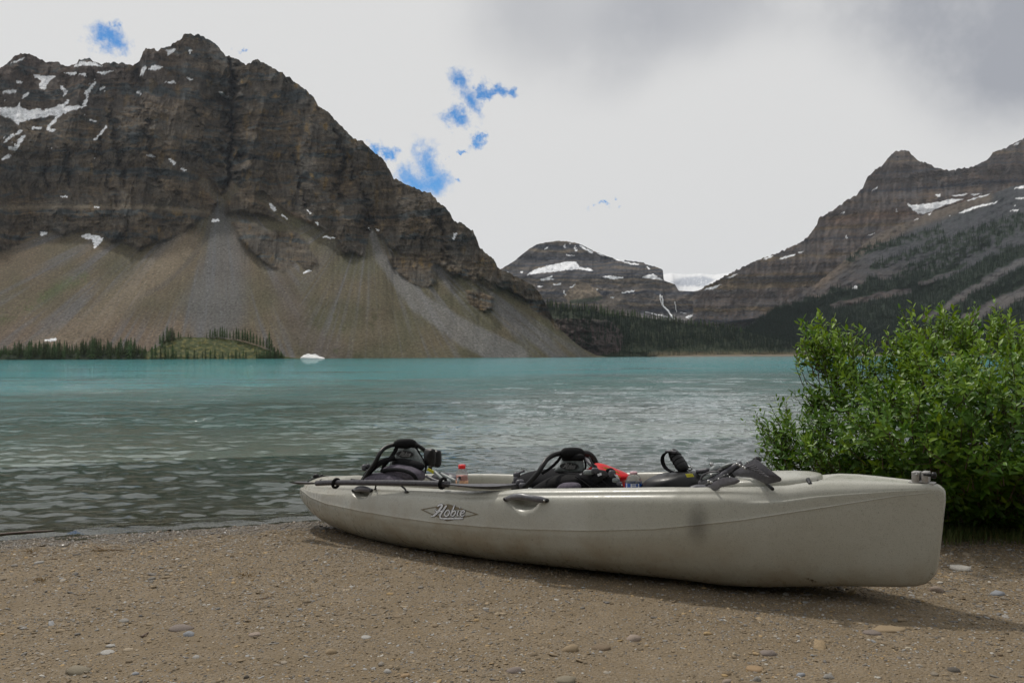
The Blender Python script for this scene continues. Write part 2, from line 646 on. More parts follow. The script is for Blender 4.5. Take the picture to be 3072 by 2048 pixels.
    def slope(PX, PY):
        s = 0.60 + 1.15 * sstep(25, -25, PY - cb(PX))
        led = np.interp(PX, [-420, 0, 150, 400, 640, 660], [640, 628, 622, 624, 640, 640])
        s = np.where(PX < 655, s - 1.1 * np.exp(-((PY - led) / 7) ** 2), s)
        s = s + 0.35 * fbm(PX / 170, PY / 60, 3, 3)
        return np.clip(s, 0.5, 3)

    def detail(PX, PY, D, Z, t):
        cm, im = cliffmask(PX, PY)
        cache['cm'] = cm; cache['im'] = im; FLAT['crag_mountain'] = cache
        sc_ = D / 1200.0
        wx = PX + 22 * fbm(PX / 90, PY / 90, 3, 21)
        wz = Z + 10 * fbm(PX / 220, PY / 160, 3, 22) + 0.012 * (PX - 600) * 0.5
        g = -ridged(PX / 190, PY / 420, 3, 31) * 46
        g += -ridged(wx / 66, PY / 220, 3, 32) * 15
        g += -ridged(wx / 21, PY / 55, 3, 33) * 4.0
        st_ = 0.25 + 0.75 * sstep(-0.25, 0.3, fbm(PX / 130, PY / 60, 3, 39))
        g += (terr(wz, 33, 1.7, 0.35) * 0.45 + terr(wz + 6 * fbm(PX / 40, PY / 40, 2, 34), 12.5, 1.7, 0.3) * 0.5 + terr(wz + 2 * fbm(PX / 40, PY / 40, 2, 38), 5.2, 1.7, 0.3) * 0.5) * st_
        g += fbm(PX / 16, PY / 12, 4, 35) * 4.5
        g += fbm(PX / 4.5, PY / 3.6, 2, 36) * 1.1
        wv_ = 34 * fbm(PX / 90, PY / 55, 4, 45)
        g += 16 + 50 * np.exp(-((PX - 695 + wv_) / 40) ** 2) * (0.6 + 0.8 * sstep(-0.3, 0.3, fbm(PX / 60, PY / 40, 3, 46))) * sstep(150, 330, PY) * sstep(640, 520, PY) + 30 * np.exp(-((PX - 1015) / 45) ** 2 - ((PY - 540) / 110) ** 2) + 25 * np.exp(-((PX - 345) / 40) ** 2 - ((PY - 520) / 70) ** 2)
        for pts, wd, dep in couloirs:
            d = segdist(PX + 26 * fbm(PX / 45, PY / 32, 4, 37), PY, pts)
            g += dep * (0.5 if dep < 60 else 0.75) * np.exp(-(d / wd) ** 2)
        scr = fbm(PX / 260, PY / 260, 3, 41) * 14 + fbm(PX / 40, PY / 60, 3, 42) * 1.6
        # rills running down the fans
        ang = np.where(PX < 900, np.arctan2(PX - 655, PY - 520), np.arctan2(PX - 1112, PY - 600))
        scr += ridged(ang * 34, np.hypot(PX - 655, PY - 560) / 500, 3, 43) * 0.5 + fbm(PX / 6, PY / 5, 2, 44) * 0.35
        bl = blur1(blur1(cm, 2.0, 0), 2.0, 1)
        return (0.8 * g * bl + scr * (1 - bl) - (3.5 * cache['ig'] + 2 * cache['im']) * bl) * sc_

    def color(PX, PY, D, Z, off):
        cm = cache['cm']
        n1 = fbm(PX / 120, PY / 70, 4, 51); n2 = fbm(PX / 30, PY / 9, 4, 52); n3 = fbm(PX / 9, PY / 40, 3, 53); n4 = fbm(PX / 7, PY / 6, 3, 54)
        wz = Z + 14 * fbm(PX / 220, PY / 160, 3, 22) + 0.006 * (PX - 600)
        band = perlin(wz / 17.0, wz * 0 + 3.3, 55) + 0.6 * perlin(wz / 6.0, wz * 0 + 9.1, 56)
        grey = np.array([0.066, 0.060, 0.051]); brown = np.array([0.096, 0.067, 0.038]); blue = np.array([0.033, 0.043, 0.047]); ochre = np.array([0.155, 0.100, 0.034]); purple = np.array([0.080, 0.058, 0.052])
        c = mixc(np.broadcast_to(grey, PX.shape + (3,)), brown, 0.5 + 0.8 * n1 + 0.35 * band)
        c = mixc(c, purple, sstep(420, 120, PY) * sstep(700, 300, PX) * 0.75)
        c = mixc(c, blue, sstep(0.0, 0.5, band * 0.75 + n2 * 0.7 + 0.5 * fbm(PX / 150, PY / 80, 3, 60)) * 0.9)
        och = sstep(0.18, 0.42, fbm(PX / 26, PY / 55, 4, 57) * 0.8 + 0.35 * fbm(PX / 90, PY / 40, 3, 58)) * sstep(250, 420, PX + 0.3 * PY)
        zone = np.exp(-((PX - 960) / 190) ** 2 - ((PY - 430) / 150) ** 2) + np.exp(-((PX - 450) / 130) ** 2 - ((PY - 675) / 45) ** 2) + np.exp(-((PX - 820) / 110) ** 2 - ((PY - 240) / 60) ** 2) + np.exp(-((PX - 1260) / 60) ** 2 - ((PY - 830) / 40) ** 2) + np.exp(-((PX - 810) / 90) ** 2 - ((PY - 700) / 35) ** 2)
        c = mixc(c, ochre, och * (0.34 + 0.62 * np.clip(zone, 0, 1)))
        fs = perlin(wz / 2.6, PX / 300, 59)
        fs2 = np.tanh(4 * perlin(wz / 5.5 + 0.4 * n1, PX / 500, 67)); crk = ridged(PX / 16 + n1, PY / 60, 2, 68)
        c = c * (1 + 0.28 * n3 + 0.18 * n4 + 0.25 * n2 + (0.28 * fs + 0.20 * fs2) * (0.35 + 0.9 * sstep(-0.2, 0.3, n1)) - 0.30 * sstep(0.55, 0.85, crk))[..., None]
        c = c * (1 + 0.55 * fbm(PX / 75, PY / 48, 3, 69) + 0.3 * fbm(PX / 24, PY / 30, 3, 70))[..., None]
        led = np.interp(PX, [-420, 0, 150, 400, 640, 660], [632, 624, 618, 620, 636, 640])
        c = mixc(c, [0.15, 0.125, 0.09], np.exp(-((PY - led + 5 * n4) / 6) ** 2) * sstep(660, 600, PX) * 0.75)
        c = mixc(c, [0.13, 0.085, 0.05], sstep(34, 8, segdist(PX + 20 * n1, PY + 8 * n2, [(610, 540), (655, 600)])) * 0.5 + sstep(22, 6, segdist(PX + 16 * n1, PY, [(960, 700), (905, 660), (850, 640)])) * 0.5)
        # rubble
        ang = np.where(PX < 900, np.arctan2(PX - 655, PY - 520), np.arctan2(PX - 1112, PY - 600))
        rr = np.hypot(PX - 655, PY - 560)
        st = fbm(ang * 13, rr / 420, 4, 61); st2 = fbm(ang * 48, rr / 260, 3, 62)
        tan = np.array([0.124, 0.096, 0.064]); sgrey = np.array([0.098, 0.096, 0.096]); pink = np.array([0.140, 0.103, 0.080]); olive = np.array([0.078, 0.073, 0.043])
        s = mixc(np.broadcast_to(tan, PX.shape + (3,)), olive, 0.35 + 0.9 * fbm(PX / 150, PY / 120, 3, 63) + 0.4 * sstep(700, 1000, PX))
        s = mixc(s, pink, sstep(860, 1040, PY) * sstep(700, 350, PX) * (0.55 + 0.6 * st))
        s = mixc(s, sgrey, sstep(-0.1, 0.45, st + 0.4 * st2) * 0.85)
        fan = sstep(60, 2, segdist(PX + 30 * st + 14 * st2, PY, [(658, 640), (668, 760), (640, 900)]) - (PY - 640) * 0.24)
        s = mixc(s, [0.098, 0.100, 0.103], fan * 0.7)
        fan2 = sstep(16, 3, segdist(PX + 10 * st2, PY, [(1118, 700), (1140, 770), (1250, 900), (1400, 1000), (1540, 1070)]) - np.maximum(PY - 700, 0) * 0.09)
        s = mixc(s, [0.145, 0.142, 0.138], fan2 * 0.75)
        dark = sstep(12, 3, segdist(PX + 10 * st, PY, [(645, 650), (610, 720), (560, 790), (480, 860), (420, 890)]))
        s = mixc(s, [0.075, 0.068, 0.058], dark * 0.7)
        low = sstep(70, 10, segdist(PX, PY, [(850, 850), (900, 1000), (1000, 1060)]))
        s = mixc(s, [0.088, 0.072, 0.058], low * 0.7)
        lt = sstep(60, 10, segdist(PX + 20 * st, PY, [(560, 730), (430, 850), (250, 990), (100, 1060)]))
        s = mixc(s, [0.185, 0.148, 0.104], lt * 0.6)
        green = sstep(30, 4, segdist(PX + 18 * n1, PY + 14 * n4, [(-60, 985), (70, 925), (130, 895), (190, 860), (250, 835)])) * sstep(-0.3, 0.2, n4 + n1)
        s = mixc(s, [0.062, 0.078, 0.030], green * 0.75)
        gr2 = sstep(0.1, 0.5, fbm(PX / 30, PY / 50, 4, 66)) * sstep(900, 960, PX) * sstep(1250, 1080, PX) * sstep(860, 960, PY)
        s = mixc(s, [0.058, 0.058, 0.028], gr2 * 0.8)
        s = s * (1 + 0.16 * st + 0.12 * st2 + 0.14 * n4 + 0.12 * fbm(PX / 3.5, PY / 3, 2, 64))[..., None]
        spk = perlin(PX / 5.0, PY / 4.0, 65)
        s = np.where((spk > 0.62)[..., None], s * 1.45, s)
        s = np.where((spk < -0.66)[..., None], s * 0.6, s)
        c = mixc(s, c, cm)
        # snow lying in hollows and on ledges
        qx = PX + 7 * fbm(PX / 12, PY / 12, 3, 71); qy = PY + 5 * fbm(PX / 12, PY / 12, 3, 72)
        sn = np.zeros(PX.shape, bool)
        for p in ([(-300, 330), (0, 322), (45, 324), (58, 306), (66, 325), (90, 330), (120, 324), (128, 332), (160, 322), (195, 308), (205, 292), (209, 305), (192, 323), (215, 317), (265, 317), (230, 328), (195, 338), (178, 344), (120, 353), (75, 362), (52, 374), (35, 356), (0, 346), (-300, 350)],
                  [(98, 225), (125, 227), (168, 229), (150, 240), (143, 252), (135, 268), (120, 268), (118, 255), (120, 240)],
                  [(222, 201), (238, 186), (265, 184), (292, 191), (310, 198), (260, 196)], [(500, 150), (530, 145), (516, 160), (502, 168)],
                  [(443, 208), (465, 195), (488, 201), (470, 212)], [(488, 250), (520, 241), (531, 251), (505, 248)], [(562, 232), (580, 239), (568, 242)],
                  [(192, 219), (232, 216), (225, 227), (205, 226)], [(235, 221), (258, 220), (260, 230)], [(283, 218), (340, 212), (315, 223)],
                  [(240, 708), (270, 699), (275, 704), (310, 713), (305, 725), (291, 738), (278, 749), (281, 722)], [(120, 695), (143, 697), (140, 704), (122, 707)],
                  [(957, 713), (985, 707), (1006, 717), (985, 716)], [(905, 822), (918, 812), (932, 808), (920, 821)], [(1103, 678), (1112, 690), (1109, 693)], [(1129, 686), (1137, 690), (1136, 699)],
                  [(565, 157), (572, 146), (576, 150), (568, 161)], [(30, 190), (75, 172), (70, 178), (45, 190)]):
            sn |= inpoly(qx, qy, p)
        for pts, wd in (([(285, 248), (270, 268), (258, 280), (263, 292), (252, 312)], 4), ([(180, 345), (165, 360), (142, 384), (158, 392)], 4.5), ([(662, 279), (678, 292), (693, 295)], 4),
                        ([(425, 222), (435, 203)], 5), ([(185, 262), (198, 275), (192, 285)], 4), ([(68, 292), (85, 280)], 4), ([(70, 410), (45, 445), (30, 445)], 5), ([(38, 405), (15, 425)], 3.5), ([(60, 395), (52, 402)], 4),
                        ([(300, 268), (312, 262)], 3), ([(320, 380), (285, 420)], 2.5), ([(810, 612), (825, 630)], 4.5), ([(846, 645), (862, 655)], 3), ([(506, 475), (525, 492)], 3), ([(542, 506), (556, 512)], 2.5),
                        ([(925, 632), (934, 640)], 2.5), ([(950, 668), (953, 675)], 2.5), ([(640, 661), (655, 662)], 4), ([(10, 475), (28, 468)], 5), ([(441, 466), (462, 470)], 2.5), ([(272, 360), (287, 364)], 3), ([(185, 588), (198, 591)], 2.5), ([(283, 621), (296, 622)], 2.5),
                        ([(100, 383), (122, 385)], 4), ([(10, 276), (48, 274)], 4), ([(55, 245), (62, 246)], 4), ([(412, 276), (422, 280)], 3), ([(1360, 716), (1366, 702)], 3.5), ([(140, 1021), (166, 1018)], 4)):
            sn |= segdist(qx, qy, pts) < wd
        sp = fbm(PX / 10, PY / 8, 3, 73) + 0.5 * fbm(PX / 60, PY / 50, 2, 74)
        sn |= (sp > 0.72) & (PX < 340) & (PY > 235) & (PY < 480)
        c = np.where(sn[..., None], SNOW * 0.93, c)
        return c
    jag = lambda x: (5.0 * perlin(x / 12, x * 0, 81) + 3.0 * perlin(x / 5, x * 0 + 5, 82)) * sstep(1660, 1500, x)
    return terrain('crag_mountain', xs, sky, D0, 360, slope, detail, color, jag, sig=10, back=(60, 0.7), material=ROCK_MAT)


LM = left_mountain()
tag(LM['obj'], 'dark brown craggy mountain with grey and tan scree fans on the left', kind='structure')


def far_mountain():
    sky = interp([(1380, 880), (1500, 808), (1540, 785), (1570, 760), (1590, 745), (1610, 733), (1640, 727), (1675, 722), (1700, 724), (1735, 730), (1760, 742), (1790, 757), (1820, 768), (1850, 778), (1885, 782), (1930, 787), (1935, 792), (1960, 798), (1985, 807), (1990, 812), (1988, 826), (1993, 842), (2025, 853), (2036, 872), (2080, 874), (2108, 869), (2113, 858), (2150, 847), (2185, 836), (2230, 815), (2300, 780), (2500, 700)])
    xs = np.arange(1380, 2500, 2.6)
    D0 = np.full(len(xs), 3000.0)
    base = interp([(1300, 1010), (2500, 1000)])

    def slope(PX, PY):
        s = np.full(PX.shape, 0.75)
        for yc, w, a in ((760, 14, 1.2), (845, 16, 0.9), (905, 26, 1.6), (870, 7, -0.35), (800, 14, -0.3), (945, 14, -0.2)):
            yy = PY + 8 * fbm(PX / 120, PX * 0, 2, 5)
            s = s + a * np.exp(-((yy - yc) / w) ** 2)
        return np.clip(s, 0.35, 3)

    def detail(PX, PY, D, Z, t):
        s = D / 4500
        g = -ridged(PX / 60, PY / 60, 4, 131) * 34 - ridged(PX / 16, PY / 40, 3, 132) * 10 + terr(Z + 20 * fbm(PX / 80, PY / 60, 2, 133), 60, 0.9, 0.35) * 0.35 + fbm(PX / 6, PY / 4, 3, 134) * 8
        # the buttress right of the dome and the headwall of the cirque
        g += 220 * np.exp(-((PX - 2080) / 90) ** 2) * sstep(900, 840, PY) * 0.4
        return g * s

    def color(PX, PY, D, Z, off):
        n = fbm(PX / 40, PY / 12, 4, 141); n2 = fbm(PX / 7, PY / 5, 3, 142)
        yy = PY + 10 * fbm(PX / 90, PY / 40, 3, 143)
        band = perlin(yy / 9.0, yy * 0 + 1.7, 144) + 0.5 * perlin(yy / 4.0, yy * 0 + 2.7, 145)
        c = mixc(np.broadcast_to(np.array([0.074, 0.069, 0.070]), PX.shape + (3,)), [0.100, 0.080, 0.060], 0.3 + n)
        c = mixc(c, [0.040, 0.044, 0.056], sstep(0.0, 0.5, band + 0.4 * n))
        c = mixc(c, [0.21, 0.165, 0.105], sstep(0.35, 0.6, -band + 0.3 * n) * 0.5)
        # tan cone of rubble and grey boulder slopes below the cliffs
        cone = inpoly(PX + 4 * n2, PY, [(1735, 842), (1765, 850), (1810, 890), (1790, 895), (1705, 905), (1690, 885), (1715, 860)])
        c = np.where(cone[..., None], np.array([0.20, 0.16, 0.115]), c)
        c = mixc(c, [0.20, 0.19, 0.185], sstep(930, 960, PY + 10 * n) * 0.8)
        c = mixc(c, [0.19, 0.16, 0.125], sstep(28, 8, segdist(PX, PY, [(1850, 890), (1800, 935), (1900, 950)])) * 0.7)
        c = mixc(c, [0.045, 0.06, 0.035], sstep(10, 3, segdist(PX + 4 * n2, PY + 5 * n2, [(1715, 905), (1780, 898), (1800, 893)])) * 0.9)
        c = c * (1 + 0.4 * n2 + 0.3 * n)[..., None]
        qx = PX + 6 * fbm(PX / 9, PY / 9, 3, 151); qy = PY + 3 * fbm(PX / 9, PY / 9, 3, 152)
        sn = np.zeros(PX.shape, bool)
        for p in ([(1578, 825), (1605, 808), (1650, 795), (1690, 786), (1725, 784), (1737, 800), (1772, 806), (1780, 813), (1735, 808), (1700, 810), (1660, 815), (1620, 820), (1600, 823)],
                  [(1620, 838), (1660, 826), (1650, 834), (1665, 838), (1625, 843)], [(1805, 830), (1830, 826), (1875, 833), (1840, 838)], [(1850, 777), (1885, 786), (1925, 793), (1900, 795), (1865, 785)],
                  [(1735, 733), (1760, 745), (1782, 757), (1775, 760), (1745, 745)], [(1925, 833), (1955, 820), (1990, 838), (2040, 850), (1985, 840)], [(1788, 757), (1815, 768), (1810, 770)],
                  [(1633, 748), (1640, 740), (1642, 746)], [(1828, 892), (1846, 888), (1840, 896)], [(1695, 886), (1690, 872), (1692, 870), (1700, 885)], [(2055, 952), (2080, 940), (2075, 950), (2065, 956)], [(2040, 935), (2062, 940), (2045, 938)],
                  [(2110, 868), (2165, 852), (2140, 868)], [(1930, 934), (2000, 948), (2008, 951), (1990, 950)], [(1695, 762), (1730, 768), (1697, 766)], [(1785, 865), (1798, 869), (1789, 869)], [(1710, 862), (1728, 850), (1716, 865)]):
            sn |= inpoly(qx, qy, p)
        for pts, wd in (([(1850, 777), (1870, 783)], 3), ([(1725, 738), (1728, 752)], 1.8), ([(1694, 735), (1693, 742)], 2), ([(1868, 877), (1900, 873)], 2), ([(1615, 860), (1625, 858)], 2), ([(1660, 854), (1680, 852)], 2), ([(1520, 818), (1524, 822)], 2.5), ([(1562, 816), (1566, 818)], 2), ([(1709, 729), (1711, 733)], 2), ([(1940, 800), (1948, 806)], 2)):
            sn |= segdist(qx, qy, pts) < wd
        ice = np.zeros(PX.shape, bool)
        return np.where((sn | ice)[..., None], SNOW, c)
    jag = lambda x: 2.2 * perlin(x / 8, x * 0, 181) * sstep(2000, 1960, x)
    r = terrain('dome_mountain', xs, sky, D0, 150, slope, detail, color, jag, base=base, sig=5, back=(200, 0.5), material=FAR_MAT)
    tag(r['obj'], 'far domed mountain with snow fields and a dark headwall in the middle', kind='structure')
    return r


FM = far_mountain()


def right_mountain():
    sky = interp([(2080, 880), (2180, 825), (2200, 815), (2260, 785), (2330, 760), (2395, 730), (2420, 715), (2450, 675), (2455, 655), (2500, 630), (2540, 600), (2570, 585), (2590, 560), (2600, 535), (2620, 515), (2632, 503), (2648, 497), (2660, 478), (2680, 458), (2690, 453), (2715, 451), (2730, 455), (2735, 465), (2757, 483), (2790, 492), (2805, 503), (2830, 508), (2850, 512), (2880, 505), (2910, 503), (2940, 490), (2965, 478), (2980, 455), (3000, 450), (3010, 448), (3040, 430), (3072, 416), (3200, 360), (3400, 330), (3600, 400)])
    xs = np.arange(2080, 3600, 2.9)
    D0 = np.full(len(xs), 2700.0)
    base = interp([(2080, 985), (2300, 960), (2700, 800), (3000, 690), (3600, 560)])

    def slope(PX, PY):
        s = np.full(PX.shape, 0.95)
        for pts, w, a in (([(2080, 860), (2300, 850), (2400, 830)], 26, 1.2), ([(2400, 640), (2700, 640), (3000, 620)], 22, 0.5), ([(2500, 530), (2720, 520), (2900, 540), (3100, 500)], 40, 0.9), ([(2500, 585), (2900, 585)], 14, -0.35)):
            s = s + a * np.exp(-((PY - interp(pts)(PX) + 6 * fbm(PX / 80, PX * 0, 2, 8)) / w) ** 2)
        return np.clip(s, 0.4, 3)

    def detail(PX, PY, D, Z, t):
        s = D / 3600
        wx = PX + 12 * fbm(PX / 50, PY / 50, 2, 221)
        g = -ridged(PX / 110, PY / 200, 3, 231) * 40 - ridged(wx / 28, PY / 110, 3, 232) * 9 - ridged(wx / 10, PY / 40, 2, 236) * 4
        g += terr(Z + 16 * fbm(PX / 120, PY / 80, 2, 233), 52, 1.1, 0.35) * 0.4 + terr(Z, 17, 1.1, .3) * 0.3 + fbm(PX / 6, PY / 4, 3, 234) * 6
        return g * s

    def color(PX, PY, D, Z, off):
        n = fbm(PX / 60, PY / 18, 4, 241); n2 = fbm(PX / 7, PY / 6, 3, 242); n3 = fbm(PX / 8, PY / 40, 3, 246)
        wz = Z + 10 * fbm(PX / 160, PY / 90, 3, 243)
        band = perlin(wz / 24.0, wz * 0 + 1.3, 244) + 0.6 * perlin(wz / 9.0, wz * 0 + 4.3, 245)
        c = mixc(np.broadcast_to(np.array([0.068, 0.062, 0.061]), PX.shape + (3,)), [0.092, 0.064, 0.046], 0.35 + 0.8 * n + 0.35 * band)
        c = mixc(c, [0.040, 0.043, 0.052], sstep(0.1, 0.55, band * 0.7 + 0.6 * n2))
        c = mixc(c, [0.125, 0.088, 0.042], sstep(0.42, 0.65, -band + 0.35 * n) * 0.55)
        c = mixc(c, [0.105, 0.060, 0.038], np.exp(-((PY - interp([(2450, 668), (2800, 628), (2900, 600)])(PX)) / 16) ** 2) * 0.5 * sstep(2420, 2520, PX))
        c = c * (1 + 0.35 * n2 + 0.4 * n3)[..., None]
        qx = PX + 6 * fbm(PX / 9, PY / 9, 3, 251); qy = PY + 3 * fbm(PX / 9, PY / 9, 3, 252)
        sn = np.zeros(PX.shape, bool)
        for p in ([(2718, 608), (2735, 615), (2760, 613), (2800, 609), (2835, 601), (2850, 596), (2890, 597), (2862, 608), (2830, 618), (2800, 631), (2770, 642), (2755, 641), (2738, 630)],
                  [(2888, 608), (2925, 592), (2968, 582), (2965, 590), (2920, 603), (2890, 612)], [(2805, 583), (2820, 583), (2825, 591), (2812, 590)], [(2855, 587), (2900, 581), (2895, 587), (2860, 590)],
                  [(2912, 583), (2945, 580), (2920, 587)], [(2288, 779), (2300, 770), (2320, 765), (2315, 772), (2290, 780)], [(2338, 775), (2365, 766), (2388, 762), (2380, 768), (2345, 778)], [(2393, 757), (2415, 753), (2400, 760)],
                  [(2613, 574), (2635, 557), (2630, 566)], [(2522, 640), (2536, 632), (2534, 641)], [(2685, 627), (2698, 637), (2690, 635)], [(3040, 435), (3062, 425), (3055, 435)], [(3040, 566), (3072, 557), (3140, 548), (3072, 566)],
                  [(2110, 868), (2165, 852), (2140, 868)], [(2180, 833), (2215, 818), (2195, 832)], [(2515, 612), (2530, 609), (2525, 614)], [(2534, 697), (2545, 718), (2538, 715)], [(2598, 707), (2628, 697), (2610, 706)]):
            sn |= inpoly(qx, qy, p)
        c = np.where(sn[..., None], SNOW * np.where(PX < 2420, 1.0, 0.85)[..., None], c)
        return c
    jag = lambda x: 4.5 * perlin(x / 9, x * 0, 281) + 3 * perlin(x / 4, x * 0 + 2, 282)
    r = terrain('pyramid_mountain', xs, sky, D0, 190, slope, detail, color, jag, base=base, sig=5, back=(150, 0.5), material=FAR_MAT)
    tag(r['obj'], 'dark banded pyramid mountain with a hanging snow patch on the right', kind='structure')
    return r


RM = right_mountain()


def right_slope():
    sky = interp([(2120, 1060), (2200, 1015), (2267, 968), (2325, 925), (2378, 893), (2450, 850), (2512, 800), (2570, 748), (2628, 703), (2731, 664), (2780, 642), (2860, 615), (2960, 587), (3040, 559), (3072, 552), (3300, 480), (3600, 470)])
    xs = np.arange(2120, 3600, 3.2)
    D0 = np.interp(xs, [2120, 2500, 3072, 3600], [1950, 1800, 1500, 1300])

    def slope(PX, PY):
        return np.clip(0.62 + 0.25 * fbm(PX / 150, PY / 90, 3, 301), 0.42, 2)

    def forest(PX, PY):
        top = interp([(2120, 1045), (2200, 995), (2300, 945), (2400, 920), (2480, 893), (2560, 868), (2650, 850), (2750, 835), (2900, 800), (3072, 745), (3600, 620)])(PX) - 12
        n = fbm(PX / 60, PY / 30, 4, 302) * 30 + fbm(PX / 14, PY / 10, 3, 303) * 12
        m = sstep(14, -10, top - PY + n * 0.8)
        # strips of forest running up the slope, and bare rock scars through it
        for pts, w in (([(2540, 780), (2620, 745), (2700, 725), (2820, 690)], 11), ([(2620, 800), (2720, 770), (2830, 720)], 12), ([(2700, 845), (2800, 790), (2900, 745), (3000, 700), (3072, 660), (3250, 600)], 26), ([(2370, 880), (2330, 900)], 10), ([(2840, 730), (2940, 690), (3040, 660)], 12)):
            m = np.maximum(m, sstep(w * 1.45, w * 0.6, segdist(PX + n * 0.4, PY + n * 0.3, pts)) * sstep(-0.25, 0.1, fbm(PX / 18, PY / 10, 3, 304)))
        scars = (([(2500, 918), (2600, 895), (2720, 870)], 13), ([(2780, 960), (2900, 880), (3000, 820), (3072, 780), (3200, 700)], 17), ([(2900, 960), (2990, 915), (3090, 870), (3250, 800)], 26), ([(2760, 850), (2880, 815), (2960, 760)], 9))
        for pts, w in scars:
            m = m * sstep(w * 0.5, w, segdist(PX + n * 0.5, PY + n * 0.25, pts))
        return m
    cache = {}

    def detail(PX, PY, D, Z, t):
        m = forest(PX, PY); cache['m'] = m
        return (fbm(PX / 120, PY / 70, 4, 311) * 40 - ridged(PX / 50 + PY / 50, PY / 40, 3, 312) * 7 + fbm(PX / 9, PY / 6, 3, 313) * 4) * D / 2200

    def color(PX, PY, D, Z, off):
        n = fbm((PX + PY * 1.6) / 90, (PY - PX * 0.4) / 14, 4, 321); n2 = fbm(PX / 6, PY / 5, 3, 322)
        c = mixc(np.broadcast_to(np.array([0.054, 0.056, 0.064]), PX.shape + (3,)), [0.036, 0.041, 0.042], 0.5 + n)
        c = mixc(c, [0.080, 0.062, 0.054], sstep(720, 900, PY - 0.15 * (PX - 2600)) * (0.5 + 0.8 * n))
        c = mixc(c, [0.135, 0.10, 0.068], sstep(30, 6, segdist(PX, PY + 6 * n, [(2450, 850), (2570, 755), (2731, 668), (2960, 592)])) * 0.5)
        c = mixc(c, [0.105, 0.10, 0.098], sstep(12, 3, segdist(PX + 8 * n2, PY + 8 * n, [(2780, 960), (2900, 880), (3000, 820), (3072, 780)])) * 0.55 + sstep(20, 5, segdist(PX + 8 * n2, PY + 12 * n, [(2900, 960), (2990, 915), (3090, 870)])) * 0.5)
        c = c * (1 + 0.25 * n2 + 0.25 * n)[..., None]
        c = mixc(c, np.array([0.018, 0.028, 0.018]) * (1 + 0.3 * n2)[..., None], sstep(0.2, 0.6, cache['m']))
        qx = PX + 6 * fbm(PX / 9, PY / 9, 3, 351); qy = PY + 3 * fbm(PX / 9, PY / 9, 3, 352)
        sn = np.zeros(PX.shape, bool)
        for p in ([(2872, 640), (2905, 625), (2940, 615), (3000, 604), (2985, 610), (2930, 624), (2885, 641)], [(3015, 633), (3060, 628), (3055, 632)], [(3045, 596), (3072, 590), (3130, 580), (3072, 597)], [(2555, 866), (2566, 856), (2575, 860), (2570, 866)], [(2240, 915), (2246, 903), (2250, 912), (2260, 930), (2252, 928)],
                  [(2735, 661), (2760, 652), (2750, 660)], [(2780, 645), (2798, 638), (2790, 645)], [(2365, 866), (2376, 858), (2370, 867)], [(2842, 650), (2854, 647), (2850, 650)], [(3040, 565), (3072, 556), (3072, 565)], [(3042, 618), (3052, 617), (3048, 620)]):
            sn |= inpoly(qx, qy, p)
        return np.where(sn[..., None], SNOW * 0.85, c)
    r = terrain('forested_slope', xs, sky, D0, 190, slope, detail, color, lambda x: 3 * perlin(x / 12, x * 0, 381), sig=8, back=(90, 0.35), material=FAR_MAT)
    tag(r['obj'], 'grey lower mountainside with strips of dark forest on the right', kind='structure')
    r['m'] = cache['m']
    return r


RS = right_slope()


def centre_spur():
    sky = interp([(1480, 935), (1560, 922), (1600, 917), (1640, 918), (1700, 926), (1760, 930), (1850, 944), (1950, 955), (2050, 968), (2150, 980), (2220, 990), (2300, 1010), (2400, 1035), (2500, 1050), (2700, 1058)])
    xs = np.arange(1480, 2700, 3.6)
    D0 = np.interp(xs, [1480, 1640, 1800, 2000, 2400, 2700], [1250, 1250, 1280, 1380, 1600, 1700])

    def slope(PX, PY):
        cl = inpoly(PX + 8 * fbm(PX / 30, PY / 30, 3, 401), PY, [(1600, 958), (1700, 955), (1830, 960), (1870, 1000), (1860, 1050), (1760, 1068), (1700, 1040)])
        return np.where(cl, 1.6, 0.36 + 0.1 * fbm(PX / 90, PY / 40, 2, 402))

    def detail(PX, PY, D, Z, t):
        return (fbm(PX / 90, PY / 40, 3, 411) * 20 - ridged(PX / 20, PY / 22, 3, 412) * 6 + fbm(PX / 7, PY / 6, 2, 413) * 3)

    def color(PX, PY, D, Z, off):
        n = fbm(PX / 16, PY / 12, 4, 421); n2 = fbm(PX / 6, PY / 6, 3, 422)
        c = mixc(np.broadcast_to(np.array([0.020, 0.030, 0.018]), PX.shape + (3,)), [0.032, 0.040, 0.020], 0.5 + n)
        cl = inpoly(PX + 14 * n, PY + 8 * n2, [(1600, 958), (1700, 955), (1830, 960), (1870, 1000), (1860, 1055), (1760, 1072), (1700, 1050)])
        rock = mixc(np.broadcast_to(np.array([0.062, 0.048, 0.044]), PX.shape + (3,)), [0.13, 0.115, 0.10], sstep(990, 960, PY) * (0.5 + n)) * (1 + 0.6 * n2)[..., None]
        c = np.where(cl[..., None], rock, c)
        c = mixc(c, [0.13, 0.105, 0.065], sstep(1050, 1062, PY + 5 * n) * sstep(1900, 2000, PX) * 0.7)
        return c
    r = terrain('forest_spur', xs, sky, D0, 90, slope, detail, color, None, sig=6, back=(60, 0.25), material=FAR_MAT)
    tag(r['obj'], 'low wooded spur with a brown rock face across the lake', kind='structure')
    return r


CS = centre_spur()


